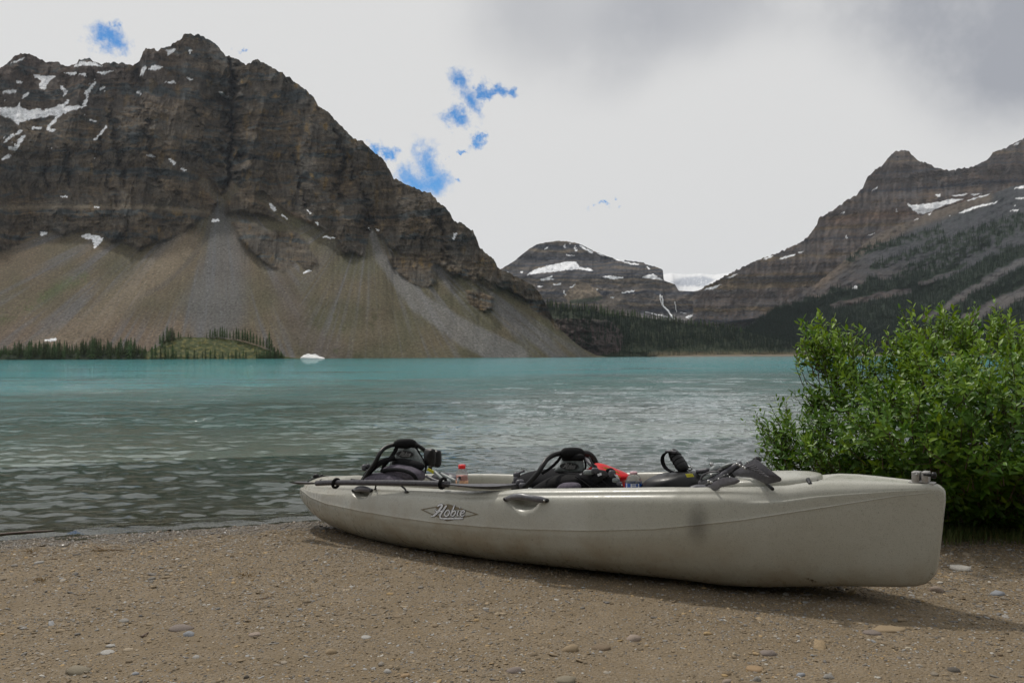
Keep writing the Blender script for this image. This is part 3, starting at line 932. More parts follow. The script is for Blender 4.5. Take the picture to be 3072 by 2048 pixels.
def shore_hill():
    sky = interp([(-420, 1062), (300, 1062), (430, 1058), (470, 1042), (500, 1018), (540, 1010), (600, 1012), (660, 1013), (720, 1022), (780, 1040), (820, 1056), (860, 1070), (900, 1075)])
    xs = np.arange(-420, 900, 4.0)
    D0 = np.full(len(xs), 845.0)

    def color(PX, PY, D, Z, off):
        n = fbm(PX / 16, PY / 8, 4, 521); n2 = fbm(PX / 6, PY / 5, 3, 522)
        c = mixc(np.broadcast_to(np.array([0.050, 0.062, 0.024]), PX.shape + (3,)), [0.125, 0.115, 0.040], sstep(-0.1, 0.4, n))
        c = mixc(c, [0.02, 0.03, 0.014], sstep(450, 420, PX))
        c = mixc(c, [0.16, 0.14, 0.10], sstep(0.35, 0.6, n2) * 0.6)
        return c * (1 + 0.3 * n2)[..., None]
    r = terrain('meadow_knoll', xs, sky, D0, 40, lambda X, Y: np.full(X.shape, 0.5), lambda X, Y, D, Z, t: fbm(X / 40, Y / 20, 3, 511) * 5, color, lambda x: 2 * perlin(x / 14, x * 0, 5), sig=3, back=(12, 0.5), material=ROCK_MAT)
    tag(r['obj'], 'low grassy knoll with yellow green scrub on the far left shore', kind='structure')
    return r


SH = shore_hill()


# flat gravel bar where the valley meets the lake, right of the spur
def gravel_bar():
    xs = np.linspace(-150, 900, 220); ys = np.linspace(0, 1, 14)
    Xn, Tn = np.meshgrid(xs, ys)
    front = 1330 - 0.05 * Xn + 20 * fbm(Xn / 90, Xn * 0, 3, 601) + np.where(Xn < 150, (150 - Xn) * 0.2, 0)
    Y = front + Tn * 400
    Z = -0.4 + 3.4 * sstep(0, 0.35, Tn) + 0.8 * fbm(Xn / 20, Y / 20, 3, 602)
    me = mesh_from('gravel_bar', np.stack([Xn, Y, Z], -1), grid_faces(14, 220))
    n = fbm(Xn / 14, Y / 8, 3, 603)
    c = mixc(np.broadcast_to(np.array([0.15, 0.125, 0.095]), Xn.shape + (3,)), [0.10, 0.10, 0.06], sstep(0.1, 0.4, n))
    add_col(me, 'Col', c)
    obj('gravel_bar', me, FAR_MAT, kind='structure', label='pale gravel bar on the far shore right of the spur')


gravel_bar()


# ------------------------------------------------------------------ glacier and waterfall
def glacier():
    m, t = mat('glacier_ice')
    g = t.n('ShaderNodeNewGeometry')
    a = t.n('ShaderNodeVertexColor', layer_name='Col')
    nz = t.noise(g.outputs['Position'], 0.05, 5, 0.6)
    b = t.n('ShaderNodeBump', ins={'Height': nz, 'Strength': 0.4, 'Distance': 5.0})
    p = t.n('ShaderNodeBsdfPrincipled', ins={'Base Color': a.outputs[0], 'Roughness': 0.7, 'Normal': b})
    t.n('ShaderNodeOutputMaterial', ins={'Surface': p})
    xs = np.arange(1925, 2230, 2.2); rows = 46
    top = interp([(1925, 838), (1985, 824), (2010, 819), (2060, 823), (2100, 820), (2140, 824), (2180, 819), (2230, 812)])(xs)
    bot = interp([(1925, 842), (1985, 845), (2020, 852), (2036, 878), (2050, 884), (2075, 884), (2100, 880), (2108, 872), (2150, 858), (2185, 848), (2230, 830)])(xs)
    tt = np.linspace(0, 1, rows)[:, None]
    PY = bot[None] + (np.minimum(top, bot - 2) - bot)[None] * tt + 1.5 * fbm(xs[None] / 10, tt * 3, 2, 621)
    PX = np.broadcast_to(xs[None], PY.shape)
    fall = sstep(0, 1, inpoly(PX, PY, [(2010, 846), (2050, 832), (2110, 828), (2145, 838), (2110, 862), (2090, 858), (2040, 858)]).astype(float))
    fall = blur1(blur1(fall, 2, 0), 2, 1)
    crev = ridged(PX / 7, PY / 5, 3, 622)
    D = 5600 + 900 * tt ** 1.5 + 20 * fbm(PX / 20, PY / 10, 3, 623) - 22 * crev * fall * 1.6
    P = at_depth(PX, PY, D)
    Pb = P[-1:].copy(); Pb[..., 1] += 900; Pb[..., 2] -= 30
    me = mesh_from('glacier', np.concatenate([P, Pb], 0), grid_faces(rows + 1, len(xs)))
    c = mixc(np.broadcast_to(SNOW * 0.88, PX.shape + (3,)), [0.36, 0.39, 0.45], fall * sstep(-0.3, 0.3, crev + 0.4 * fbm(PX / 5, PY / 3, 2, 624)))
    add_col(me, 'Col', np.concatenate([c, c[-1:]], 0))
    obj('glacier', me, m, kind='structure', label='white glacier tongue spilling over the saddle between the peaks')


glacier()


def grid_point(T, px, py):
    """a point of a terrain grid at a pixel"""
    j = int(np.clip(np.searchsorted(T['PX'][0], px), 0, T['PX'].shape[1] - 1))
    col = T['PY'][:, j]
    i = int(np.argmin(np.abs(col - py)))
    return T['P'][i, j]


def waterfall():
    m, t = mat('falling_water')
    g = t.n('ShaderNodeNewGeometry')
    nz = t.noise(g.outputs['Position'], 0.12, 4)
    c = t.mix(nz, (0.75, 0.78, 0.80, 1), (0.9, 0.91, 0.92, 1))
    p = t.n('ShaderNodeBsdfPrincipled', ins={'Base Color': c, 'Roughness': 0.6})
    t.n('ShaderNodeOutputMaterial', ins={'Surface': p})
    def falls(strands, label):
        root = None
        mb = MB()
        for pts, w in strands:
            P = []
            for k in range(len(pts) - 1):
                for s in np.linspace(0, 1, 7)[:-1]:
                    x = pts[k][0] + (pts[k + 1][0] - pts[k][0]) * s; y = pts[k][1] + (pts[k + 1][1] - pts[k][1]) * s
                    P.append(np.array(grid_point(FM, x, y)) * 1.0)
            P = np.array(P)
            Y = P[:, 1].copy()
            for k in range(len(P)):
                lo, hi = max(0, k - 3), min(len(P), k + 4)
                Y[k] = Y[lo:hi].min()
            pix = project(P)
            P = at_depth(pix[0], pix[1], Y - 14)
            mb.tube(P, [w * (0.8 + 0.5 * random.random()) for _ in P], 6, 1)
        return obj('waterfall', mb.mesh('waterfall'), m, label=label, cat='waterfall', group='waterfalls on the headwall')
    falls([([(1978, 884), (1981, 902), (1986, 918)], 1.7), ([(1985, 888), (1987, 905), (1989, 918)], 2.0), ([(1988, 917), (2003, 932), (2012, 946), (2024, 962)], 3.2)], 'tall white waterfall stepping down the headwall, the widest one')
    falls([([(2024, 905), (2026, 925), (2029, 938)], 0.9)], 'thin faint waterfall strand right of the big waterfall')


waterfall()


def snow_bank():
    m = simple_mat('old_snow', (0.74, 0.74, 0.73), 0.8, nscale=0.4, namt=0.08)
    c = at_depth(938, 1071, 868.0)
    mb = MB(); rowsN, n = 10, 40
    V = []
    for i in range(rowsN + 1):
        th = math.pi / 2 * i / rowsN
        for k in range(n):
            a = 2 * math.pi * k / n
            r = 1 + 0.22 * mnoise.noise((math.cos(a) * 1.5, math.sin(a) * 1.5, 3.1))
            z = math.sin(th) * (4.0 + 2.0 * mnoise.noise((math.cos(a) * 2, math.sin(a) * 2, th * 2)) - 1.4 * math.cos(a) * math.cos(th))
            V.append((c[0] + 13.5 * r * math.cos(th) * math.cos(a) - 1.5 * math.sin(th), c[1] + 9 * r * math.cos(th) * math.sin(a), -0.2 + z))
    F = []
    for i in range(rowsN):
        for k in range(n):
            F.append((i * n + k, i * n + (k + 1) % n, (i + 1) * n + (k + 1) % n, (i + 1) * n + k))
    mb.add(V, F)
    obj('snow_bank', mb.mesh('snow_bank'), m, label='small bank of old white snow at the foot of the scree by the lake', cat='snow bank')


snow_bank()


# ------------------------------------------------------------------ conifers
def conifer_meshes(k, hi=True):
    r = random.Random(k * 13 + 5)
    H = 1.0
    crown = MB()
    tiers = 13 if hi else 6
    nb = 8 if hi else 6
    lean = r.uniform(-0.02, 0.02)
    wid = r.uniform(0.15, 0.21)
    for i in range(tiers):
        f = i / (tiers - 1)
        z = 0.07 + 0.86 * f ** 0.92
        R = wid * (1 - f) ** 0.85 * r.uniform(0.75, 1.15) + 0.012
        V = [(lean * z, 0, z + (0.11 if not hi else 0.075))]
        F = []
        a0 = r.uniform(0, 6.28)
        for j in range(nb):
            a = a0 + 2 * math.pi * j / nb + r.uniform(-.2, .2)
            rr = R * r.uniform(0.6, 1.2)
            V.append((lean * z + rr * math.cos(a), rr * math.sin(a), z - R * r.uniform(0.25, 0.6)))
            a2 = a + math.pi / nb
            V.append((lean * z + rr * 0.35 * math.cos(a2), rr * 0.35 * math.sin(a2), z + 0.012))
        n2 = 2 * nb
        for j in range(n2):
            F.append((0, 1 + j, 1 + (j + 1) % n2))
        crown.add(V, F, False)
    trunk = MB()
    trunk.tube([(0, 0, -0.03), (lean * 0.4, 0, 0.4), (lean, 0, 0.97)], [0.014, 0.009, 0.002], 5, 1)
    return crown.mesh('crown', weld=False), trunk.mesh('trunk')


def needle_mat(name, col):
    m, t = mat(name)
    oi = t.n('ShaderNodeObjectInfo')
    g = t.n('ShaderNodeNewGeometry')
    nz = t.noise(g.outputs['Position'], 0.5, 3)
    v = t.math('ADD', t.math('MULTIPLY', oi.outputs['Random'], 0.7), t.smooth(nz, 0.3, 0.7, 0.35, 0.95))
    hs = t.n('ShaderNodeHueSaturation', ins={'Value': v, 'Color': tuple(col) + (1,), 'Hue': t.math('ADD', 0.47, t.math('MULTIPLY', oi.outputs['Random'], 0.05))})
    p = t.n('ShaderNodeBsdfPrincipled', ins={'Base Color': hs.outputs[0], 'Roughness': 0.85, 'Specular IOR Level': 0.15})
    t.n('ShaderNodeOutputMaterial', ins={'Surface': p})
    return m


NEEDLE = needle_mat('conifer_needles', (0.048, 0.078, 0.025))
NEEDLE_FAR = needle_mat('far_conifer_needles', (0.015, 0.029, 0.018))
BARK = simple_mat('conifer_bark', (0.09, 0.07, 0.05), 0.9)
conifers = []
for k in range(5):
    cm_, tm_ = conifer_meshes(k)
    cm_.materials.append(NEEDLE); tm_.materials.append(BARK)
    conifers.append((cm_, tm_))


def spruce(p, h, label, group, k):
    r = bpy.data.objects.new('spruce_tree', None)
    r.location = p; r.scale = (h * random.uniform(1.1, 1.7),) * 2 + (h,)
    r.rotation_euler = (0, 0, random.uniform(0, 6.28)); r.empty_display_size = 0.1
    COL.objects.link(r); tag(r, label, 'tree', group)
    for nm, me in (('crown', conifers[k][0]), ('trunk', conifers[k][1])):
        c = bpy.data.objects.new(nm, me); COL.objects.link(c); c.parent = r
    return r


def stand_tree(px, top_y, foot_y, D, label, group):
    foot = at_depth(px, foot_y, D); top = at_depth(px, top_y, D)
    z0 = foot[2]
    return spruce((foot[0], foot[1], z0), max(2.0, top[2] - z0), label, group, random.randrange(5))


tr = random.Random(3)
stand_top = interp([(-120, 1010), (0, 1030), (40, 1025), (90, 1018), (120, 1016), (180, 1012), (200, 1024), (230, 1022), (290, 1008), (330, 1020), (400, 1012), (420, 1016), (440, 1040), (470, 1040)])
for i in range(104):
    px = -60 + 520 * (i + tr.uniform(-.4, .4)) / 104
    D = tr.uniform(848, 868)
    top = stand_top(px) + tr.choice([0, 3, 6, 10, 14, 18]) + tr.uniform(-6, 6)
    stand_tree(px, top, 1077, D, 'dark green spruce in the dense stand along the far left shore', 'spruces along the far left shore')
knoll = [(500, 975, 1022), (510, 980, 1020), (516, 978, 1020), (522, 985, 1018), (506, 990, 1022), (535, 992, 1014), (542, 998, 1014), (630, 985, 1012), (638, 990, 1014), (645, 980, 1012), (652, 985, 1014), (660, 977, 1012), (667, 976, 1014), (674, 980, 1014), (681, 982, 1014), (690, 990, 1016), (700, 988, 1018), (709, 980, 1018), (716, 984, 1018), (727, 985, 1022), (735, 980, 1022), (742, 990, 1024), (752, 985, 1028), (760, 996, 1030), (770, 1000, 1034), (780, 1006, 1036), (790, 1008, 1040), (800, 1010, 1044), (808, 990, 1048), (815, 1015, 1052), (600, 1020, 1036), (565, 998, 1012), (572, 1000, 1012), (620, 998, 1014), (765, 1035, 1056), (480, 1002, 1032), (490, 992, 1028), (486, 1010, 1040)]
for px, ty, fy in knoll:
    P = grid_point(SH, px, fy)
    if px < 550:
        lab = 'spruce in the tall clump at the left end of the grassy knoll'
    elif px < 626:
        lab = 'small lone spruce on the bare middle of the grassy knoll'
    else:
        lab = 'spruce in the row along the right crest of the grassy knoll'
    stand_tree(px, ty, fy, P[1], lab, 'spruces on the far knoll')
for i in range(30):
    px = 770 + 85 * (i + tr.uniform(-.4, .4)) / 30
    stand_tree(px, 1050 + tr.uniform(-8, 14) - (6 if 815 < px < 850 else 0), 1078, tr.uniform(844, 849), 'small spruce at the waterline below the grassy knoll', 'spruces at the waterline below the knoll')
for i in range(24):
    px = 455 + 300 * (i + tr.uniform(-.4, .4)) / 24
    stand_tree(px, 1052 + tr.uniform(-10, 10) - (18 if px < 520 else 0), 1078, tr.uniform(844, 850), 'small spruce at the waterline below the grassy knoll', 'spruces at the waterline below the knoll')
# the spur across the lake: the trees that stand up against the mountain behind
spur_line = CS['PY'][-1]
for i in range(100):
    px = 1602 + (2230 - 1602) * (i + tr.uniform(-.45, .45)) / 100
    j = int(np.searchsorted(CS['PX'][0], px)); row = 88 - tr.choice([0, 1, 2, 4, 6])
    P = CS['P'][row, j]
    h = (17.5 if px < 1850 else 15.5) * tr.uniform(0.7, 1.15)
    spruce(tuple(P - np.array([0, 0, 0.4])), h, 'dark spruce on the crest of the wooded spur across the lake', 'spruces on the crest of the spur', tr.randrange(5))


def scatter(name, pts, rotz, scl, protos, material_note, label, kind='stuff', rot=None, sxyz=None):
    """one object of many small copies, scattered by geometry nodes"""
    me = bpy.data.meshes.new(name)
    pts = np.asarray(pts, np.float32)
    me.vertices.add(len(pts)); me.vertices.foreach_set('co', pts.ravel())
    r3 = np.zeros((len(pts), 3), np.float32) if rot is None else np.asarray(rot, np.float32)
    if rot is None:
        r3[:, 2] = rotz
    a = me.attributes.new('rot', 'FLOAT_VECTOR', 'POINT'); a.data.foreach_set('vector', r3.ravel())
    s3 = np.repeat(np.asarray(scl, np.float32)[:, None], 3, 1) if sxyz is None else np.asarray(sxyz, np.float32)
    a = me.attributes.new('scl', 'FLOAT_VECTOR', 'POINT'); a.data.foreach_set('vector', s3.ravel())
    me.update()
    o = bpy.data.objects.new(name, me); COL.objects.link(o)
    tag(o, label, kind=kind)
    coll = bpy.data.collections.new(name + '_kinds')
    for p in protos:
        po = bpy.data.objects.new(name + '_piece', p); coll.objects.link(po)
    ng = bpy.data.node_groups.new(name + '_scatter', 'GeometryNodeTree')
    ng.interface.new_socket('Geometry', in_out='INPUT', socket_type='NodeSocketGeometry')
    ng.interface.new_socket('Geometry', in_out='OUTPUT', socket_type='NodeSocketGeometry')
    N = ng.nodes; L = ng.links
    gi = N.new('NodeGroupInput'); go = N.new('NodeGroupOutput')
    ip = N.new('GeometryNodeInstanceOnPoints'); ci = N.new('GeometryNodeCollectionInfo')
    ci.inputs['Collection'].default_value = coll
    ci.inputs['Separate Children'].default_value = True
    ci.inputs['Reset Children'].default_value = True
    ip.inputs['Pick Instance'].default_value = True
    ra = N.new('GeometryNodeInputNamedAttribute'); ra.data_type = 'FLOAT_VECTOR'; ra.inputs[0].default_value = 'rot'
    sa = N.new('GeometryNodeInputNamedAttribute'); sa.data_type = 'FLOAT_VECTOR'; sa.inputs[0].default_value = 'scl'
    er = N.new('FunctionNodeEulerToRotation')
    L.new(gi.outputs[0], ip.inputs['Points']); L.new(ci.outputs[0], ip.inputs['Instance'])
    L.new(ra.outputs['Attribute'], er.inputs[0]); L.new(er.outputs[0], ip.inputs['Rotation']); L.new(sa.outputs['Attribute'], ip.inputs['Scale'])
    L.new(ip.outputs[0], go.inputs[0])
    md = o.modifiers.new('scatter', 'NODES'); md.node_group = ng
    return o


def forests():
    lo = []
    for k in range(4):
        c_, _ = conifer_meshes(20 + k, False)
        c_.materials.append(NEEDLE_FAR); lo.append(c_)
    # forest on the spur
    P = CS['P']; nr, ncl = P.shape[:2]
    pts = []; hs = []
    n = 5200
    ii = rng.integers(0, nr - 1, n); jj = rng.integers(0, ncl - 1, n)
    px = CS['PX'][ii, jj]; py = CS['PY'][ii, jj]
    bare = inpoly(px, py, [(1590, 958), (1720, 955), (1800, 965), (1830, 1010), (1860, 1055), (1760, 1080), (1640, 1075), (1590, 1000)])
    strip = (np.abs(px - 1755 - (py - 960) * 0.1) < 16) & (py < 1040)
    keep = (~bare | strip | (rng.random(n) < 0.30)) & (px > 1590) & ~((py > 1052) & (px > 1950) & (rng.random(n) < 0.75))
    u = rng.random((n, 1)); p = P[ii, jj] * (1 - u) + P[ii + 1, np.minimum(jj + 1, ncl - 1)] * u
    hh = rng.uniform(8, 15, n) * np.where(py > 1040, 0.7, 1)
    o = scatter('spruce_forest', p[keep], rng.uniform(0, 6.28, keep.sum()), hh[keep], lo, '', 'dense dark spruce forest covering the spur across the lake')
    # forest on the right mountainside
    P = RS['P']; nr, ncl = P.shape[:2]; n = 36000
    ii = rng.integers(0, nr - 1, n); jj = rng.integers(0, ncl - 1, n)
    keep = (RS['m'][ii, jj] > 0.35 + 0.5 * rng.random(n)) & (RS['PX'][ii, jj] < 3250)
    u = rng.random((n, 1)); p = P[ii, jj] * (1 - u) + P[ii + 1, np.minimum(jj + 1, ncl - 1)] * u
    scatter('hillside_forest', p[keep], rng.uniform(0, 6.28, keep.sum()), rng.uniform(8, 15, keep.sum()), lo, '', 'dark spruce forest on the lower mountainside behind the bush')
    # undergrowth behind the front row of the left stand
    n = 1200
    px = rng.uniform(-150, 440, n); D = rng.uniform(856, 890, n)
    p = at_depth(px, np.full(n, 1074.0), D); p[:, 2] = 0.5 + (D - 850) * 0.05
    lo2 = []
    for k in range(3):
        c_, _ = conifer_meshes(40 + k, False)
        c_.materials.append(NEEDLE); lo2.append(c_)
    scatter('shore_thicket', p, rng.uniform(0, 6.28, n), rng.uniform(6, 10.5, n), lo2, '', 'thicket of dark conifers behind the stand on the far left shore')


forests()

# ------------------------------------------------------------------ beach and lake
W0 = np.array([-1.43, 5.30]); WN = np.array([0.307, -0.952])


def shore_q(x, y):
    """metres from the waterline, positive on land"""
    q = (x - W0[0]) * WN[0] + (y - W0[1]) * WN[1]
    q = q + 0.10 * fbm(x / 1.6, y / 1.6, 3, 701) * sstep(-3, 0, q)
    # the bank under the bush reaches a little further out
    q = q + 0.35 * np.exp(-((x - 3.4) / 1.3) ** 2)
    return q


def beach_z(x, y, fine=True):
    q = shore_q(x, y)
    z = np.where(q > 0, 0.053 * np.minimum(q, 1.2) + 0.047 * np.maximum(q - 1.2, 0), 0.085 * q)
    z = np.where(q < -14, 0.085 * -14 + (q + 14) * 0.35, z)
    z = np.maximum(z, -9)
    if fine:
        z = z + 0.016 * fbm(x / 0.55, y / 0.45, 3, 702) * sstep(-0.3, 0.5, q) + 0.005 * fbm(x / 0.09, y / 0.07, 3, 703)
    return z


def beach():
    m, t = mat('wet_and_dry_gravel')
    g = t.n('ShaderNodeNewGeometry')
    P = g.outputs['Position']
    wet = t.n('ShaderNodeAttribute', attribute_name='wet')
    vor = t.n('ShaderNodeTexVoronoi', ins={'Vector': P, 'Scale': 95.0, 'Randomness': 1.0})
    vor2 = t.n('ShaderNodeTexVoronoi', ins={'Vector': P, 'Scale': 230.0, 'Randomness': 1.0})
    sep = t.n('ShaderNodeSeparateColor', ins={0: vor.outputs['Color']})
    sep2 = t.n('ShaderNodeSeparateColor', ins={0: vor2.outputs['Color']})
    ramp = t.n('ShaderNodeValToRGB')
    cr = ramp.color_ramp
    cols = [(0.0, (0.098, 0.077, 0.050)), (0.3, (0.180, 0.136, 0.086)), (0.55, (0.25, 0.192, 0.125)), (0.75, (0.20, 0.185, 0.165)), (0.9, (0.34, 0.25, 0.14)), (1.0, (0.36, 0.33, 0.29))]
    cr.elements[0].position = 0; cr.elements[0].color = cols[0][1] + (1,)
    cr.elements[1].position = 1; cr.elements[1].color = cols[-1][1] + (1,)
    for p, c in cols[1:-1]:
        e = cr.elements.new(p); e.color = c + (1,)
    big = t.noise(P, 1.7, 4)
    t.set(ramp, 0, t.math('ADD', t.math('MULTIPLY', sep2.outputs[0], 0.85), t.smooth(big, 0.3, 0.7, -0.06, 0.12)))
    sand = t.mix(t.smooth(t.noise(P, 6.0, 5, 0.65), 0.35, 0.65, 0.25, 0.85), ramp.outputs[0], (0.172, 0.131, 0.082, 1))
    wetf = t.math('MULTIPLY', wet.outputs['Fac'], t.smooth(t.noise(P, 9, 3), 0.3, 0.6, 0.6, 1.0))
    col = t.mix(wetf, sand, t.mix(1.0, sand, (0.50, 0.48, 0.44, 1), 'MULTIPLY'))
    rough = t.smooth(wetf, 0, 1, 0.95, 0.35)
    h = t.math('ADD', t.math('MULTIPLY', vor.outputs['Distance'], -0.9), t.math('MULTIPLY', vor2.outputs['Distance'], -0.4))
    b = t.n('ShaderNodeBump', ins={'Height': h, 'Strength': 0.9, 'Distance': 0.006})
    p = t.n('ShaderNodeBsdfPrincipled', ins={'Base Color': col, 'Roughness': rough, 'Specular IOR Level': 0.3, 'Normal': b})
    t.n('ShaderNodeOutputMaterial', ins={'Surface': p})
    # denser near the camera
    nr, ncl = 330, 430
    ys = np.concatenate([np.linspace(-48, 1.2, 12)[:-1], np.linspace(1.2, 6.6, 270), np.geomspace(6.7, 60, 49)])
    u = np.linspace(-1, 1, ncl)
    hw = np.maximum(4.2, np.abs(ys) * 0.9)
    X = u[None] * hw[:, None]; Y = np.broadcast_to(ys[:, None], X.shape)
    Z = beach_z(X, Y)
    me = mesh_from('beach', np.stack([X, Y, Z], -1), grid_faces(nr, ncl))
    q = shore_q(X, Y)
    add_f(me, 'wet', sstep(0.42, 0.10, q + 0.16 * fbm(X / 0.3, Y / 0.3, 3, 711)))
    obj('beach', me, m, kind='structure', label='brown gravel beach sloping down to the lake')


beach()


def lake():
    m, t = mat('glacial_lake_water')
    g = t.n('ShaderNodeNewGeometry')
    P = g.outputs['Position']
    dp = t.n('ShaderNodeAttribute', attribute_name='depth')
    dr = t.n('ShaderNodeAttribute', attribute_name='deep')
    fr_ = t.n('ShaderNodeAttribute', attribute_name='far')
    mp = t.n('ShaderNodeMapping', ins={'Vector': P, 'Rotation': (0, 0, math.radians(17)), 'Scale': (0.55, 1.7, 1.0)})
    r1 = t.noise(mp.outputs[0], 3.2, 5, 0.55, 0.6)
    mp2 = t.n('ShaderNodeMapping', ins={'Vector': P, 'Rotation': (0, 0, math.radians(9)), 'Scale': (0.5, 1.5, 1.0)})
    r2 = t.noise(mp2.outputs[0], 0.28, 9, 0.68, 0.4)
    near = t.math('SUBTRACT', 1.0, fr_.outputs['Fac'])
    hh = t.math('ADD', t.math('MULTIPLY', r1, t.math('MULTIPLY_ADD', near, -0.024, 0.036)), t.math('MULTIPLY', r2, t.math('MULTIPLY', fr_.outputs['Fac'], 0.20)))
    mp3 = t.n('ShaderNodeMapping', ins={'Vector': P, 'Rotation': (0, 0, math.radians(6)), 'Scale': (0.05, 0.12, 1.0)})
    wind = t.noise(mp3.outputs[0], 1.0, 8, 0.68)
    hh = t.math('MULTIPLY', hh, t.smooth(wind, 0.34, 0.66, 0.25, 1.8))
    b = t.n('ShaderNodeBump', ins={'Height': hh, 'Strength': 1.0, 'Distance': 1.0})
    fres = t.n('ShaderNodeFresnel', ins={'IOR': 1.42, 'Normal': b})
    fac = t.math('MULTIPLY', fres.outputs[0], 0.98)
    gl = t.n('ShaderNodeBsdfGlossy', ins={'Color': (0.97, 0.98, 1, 1), 'Roughness': 0.02, 'Normal': b})
    patch = t.noise(P, 0.35, 4)
    shallow = t.mix(t.smooth(patch, 0.35, 0.65), (0.030, 0.082, 0.066, 1), (0.040, 0.068, 0.048, 1))
    col = t.mix(dr.outputs['Fac'], shallow, (0.030, 0.182, 0.194, 1))
    df = t.n('ShaderNodeBsdfDiffuse', ins={'Color': col})
    tr_ = t.n('ShaderNodeBsdfTransparent', ins={'Color': (0.60, 0.64, 0.54, 1)})
    body = t.n('ShaderNodeMixShader', ins={0: dp.outputs['Fac'], 1: tr_, 2: df})
    sh = t.n('ShaderNodeMixShader', ins={0: fac, 1: body, 2: gl})
    t.n('ShaderNodeOutputMaterial', ins={'Surface': sh})
    nr, ncl = 560, 530
    ys = np.concatenate([np.geomspace(3.9, 45, 500), np.geomspace(45.4, 2600, 60)])
    u = np.linspace(-1, 1, ncl)
    tanw = np.interp(ys, [3.9, 45, 2600], [0.92, 0.92, 1.2])
    X = u[None] * (tanw * ys)[:, None]; Y = np.broadcast_to(ys[:, None], X.shape).copy()
    q = shore_q(X, Y)
    H = np.zeros_like(X); 
    wr = np.random.default_rng(5)
    calm = 0.65 + 0.5 * np.clip(fbm(X / 9, Y / 5, 3, 721) * 1.8 + 0.5, 0, 1)
    shallow = sstep(0.1, -0.8, q) * 0.75 + 0.25
    for i in range(58):
        lam = math.exp(wr.uniform(math.log(0.085), math.log(0.55)))
        th = math.radians(-108 + wr.normal(0, 34))          # running in towards the beach
        k = 2 * math.pi / lam
        ph = wr.uniform(0, 6.28)
        amp = 0.0047 * lam ** 0.97
        lim = sstep(lam * 62, lam * 40, Y)               # waves finer than the mesh are left to the bump
        arg = k * (X * math.cos(th) + Y * math.sin(th)) + ph + 1.4 * perlin(X / (lam * 6), Y / (lam * 4), 730 + i)
        s = np.sin(arg)
        H += amp * lim * (s + 0.35 * np.cos(2 * arg))
    for i in range(16):                                   # the longer waves out on the lake
        lam = math.exp(wr.uniform(math.log(1.1), math.log(4.2)))
        th = math.radians(-106 + wr.normal(0, 22)); k = 2 * math.pi / lam
        arg = k * (X * math.cos(th) + Y * math.sin(th)) + wr.uniform(0, 6.28) + 1.6 * perlin(X / (lam * 5), Y / (lam * 3), 830 + i)
        H += 0.0028 * lam * sstep(7, 16, Y) * sstep(46, 38, Y) * (np.sin(arg) + 0.3 * np.cos(2 * arg))
    H *= calm * shallow
    H += 0.008 * sstep(-0.9, -0.25, q) * np.sin(q * 16 + 2 * fbm(X / 1.2, Y / 1.2, 2, 790)) * sstep(0.2, -0.2, q)
    me = mesh_from('lake', np.stack([X, Y, H], -1), grid_faces(nr, ncl))
    depth = np.where(q < 0, -0.085 * q, 0)
    add_f(me, 'depth', 1 - np.exp(-depth / 0.30))
    px, _ = project(np.stack([X, Y, np.zeros_like(X)], -1))
    dd = np.interp(px, [-200, 0, 600, 1000, 1800, 2400, 3200], [21, 23, 29, 33, 42, 50, 55])
    dd = dd * (1 + 0.16 * fbm(X / 9, Y / 5, 5, 741))
    add_f(me, 'deep', np.maximum(sstep(0, 1, 0.5 + (Y / dd - 1.02) / (2 * np.interp(px, [0, 900, 1600, 2600], [0.11, 0.16, 0.4, 0.6]))) * 0.85 + 0.15 * sstep(1.0, 2.5, Y / dd), np.interp(px, [0, 1200, 2000], [0.42, 0.42, 0.26]) * sstep(0.25, 0.95, Y / dd)))
    add_f(me, 'far', sstep(6, 38, Y))
    obj('lake', me, m, kind='structure', label='turquoise glacial lake with small ripples and brown shallows')


lake()


# ------------------------------------------------------------------ gravel
def pebble_mesh(k, sub=1, name='pebble'):
    bm = bmesh.new()
    bmesh.ops.create_icosphere(bm, subdivisions=sub, radius=1.0)
    r = random.Random(k)
    o = Vector((r.uniform(-50, 50), r.uniform(-50, 50), r.uniform(-50, 50)))
    for v in bm.verts:
        n = mnoise.noise(v.co * 1.1 + o) * 0.34 + mnoise.noise(v.co * 2.6 + o) * 0.14
        v.co = v.co * (1 + n)
        if k % 3 == 0:
            v.co.z = max(min(v.co.z, 0.55), -0.55)
    for f in bm.faces:
        f.smooth = True
    me = bpy.data.meshes.new(name); bm.to_mesh(me); bm.free()
    return me


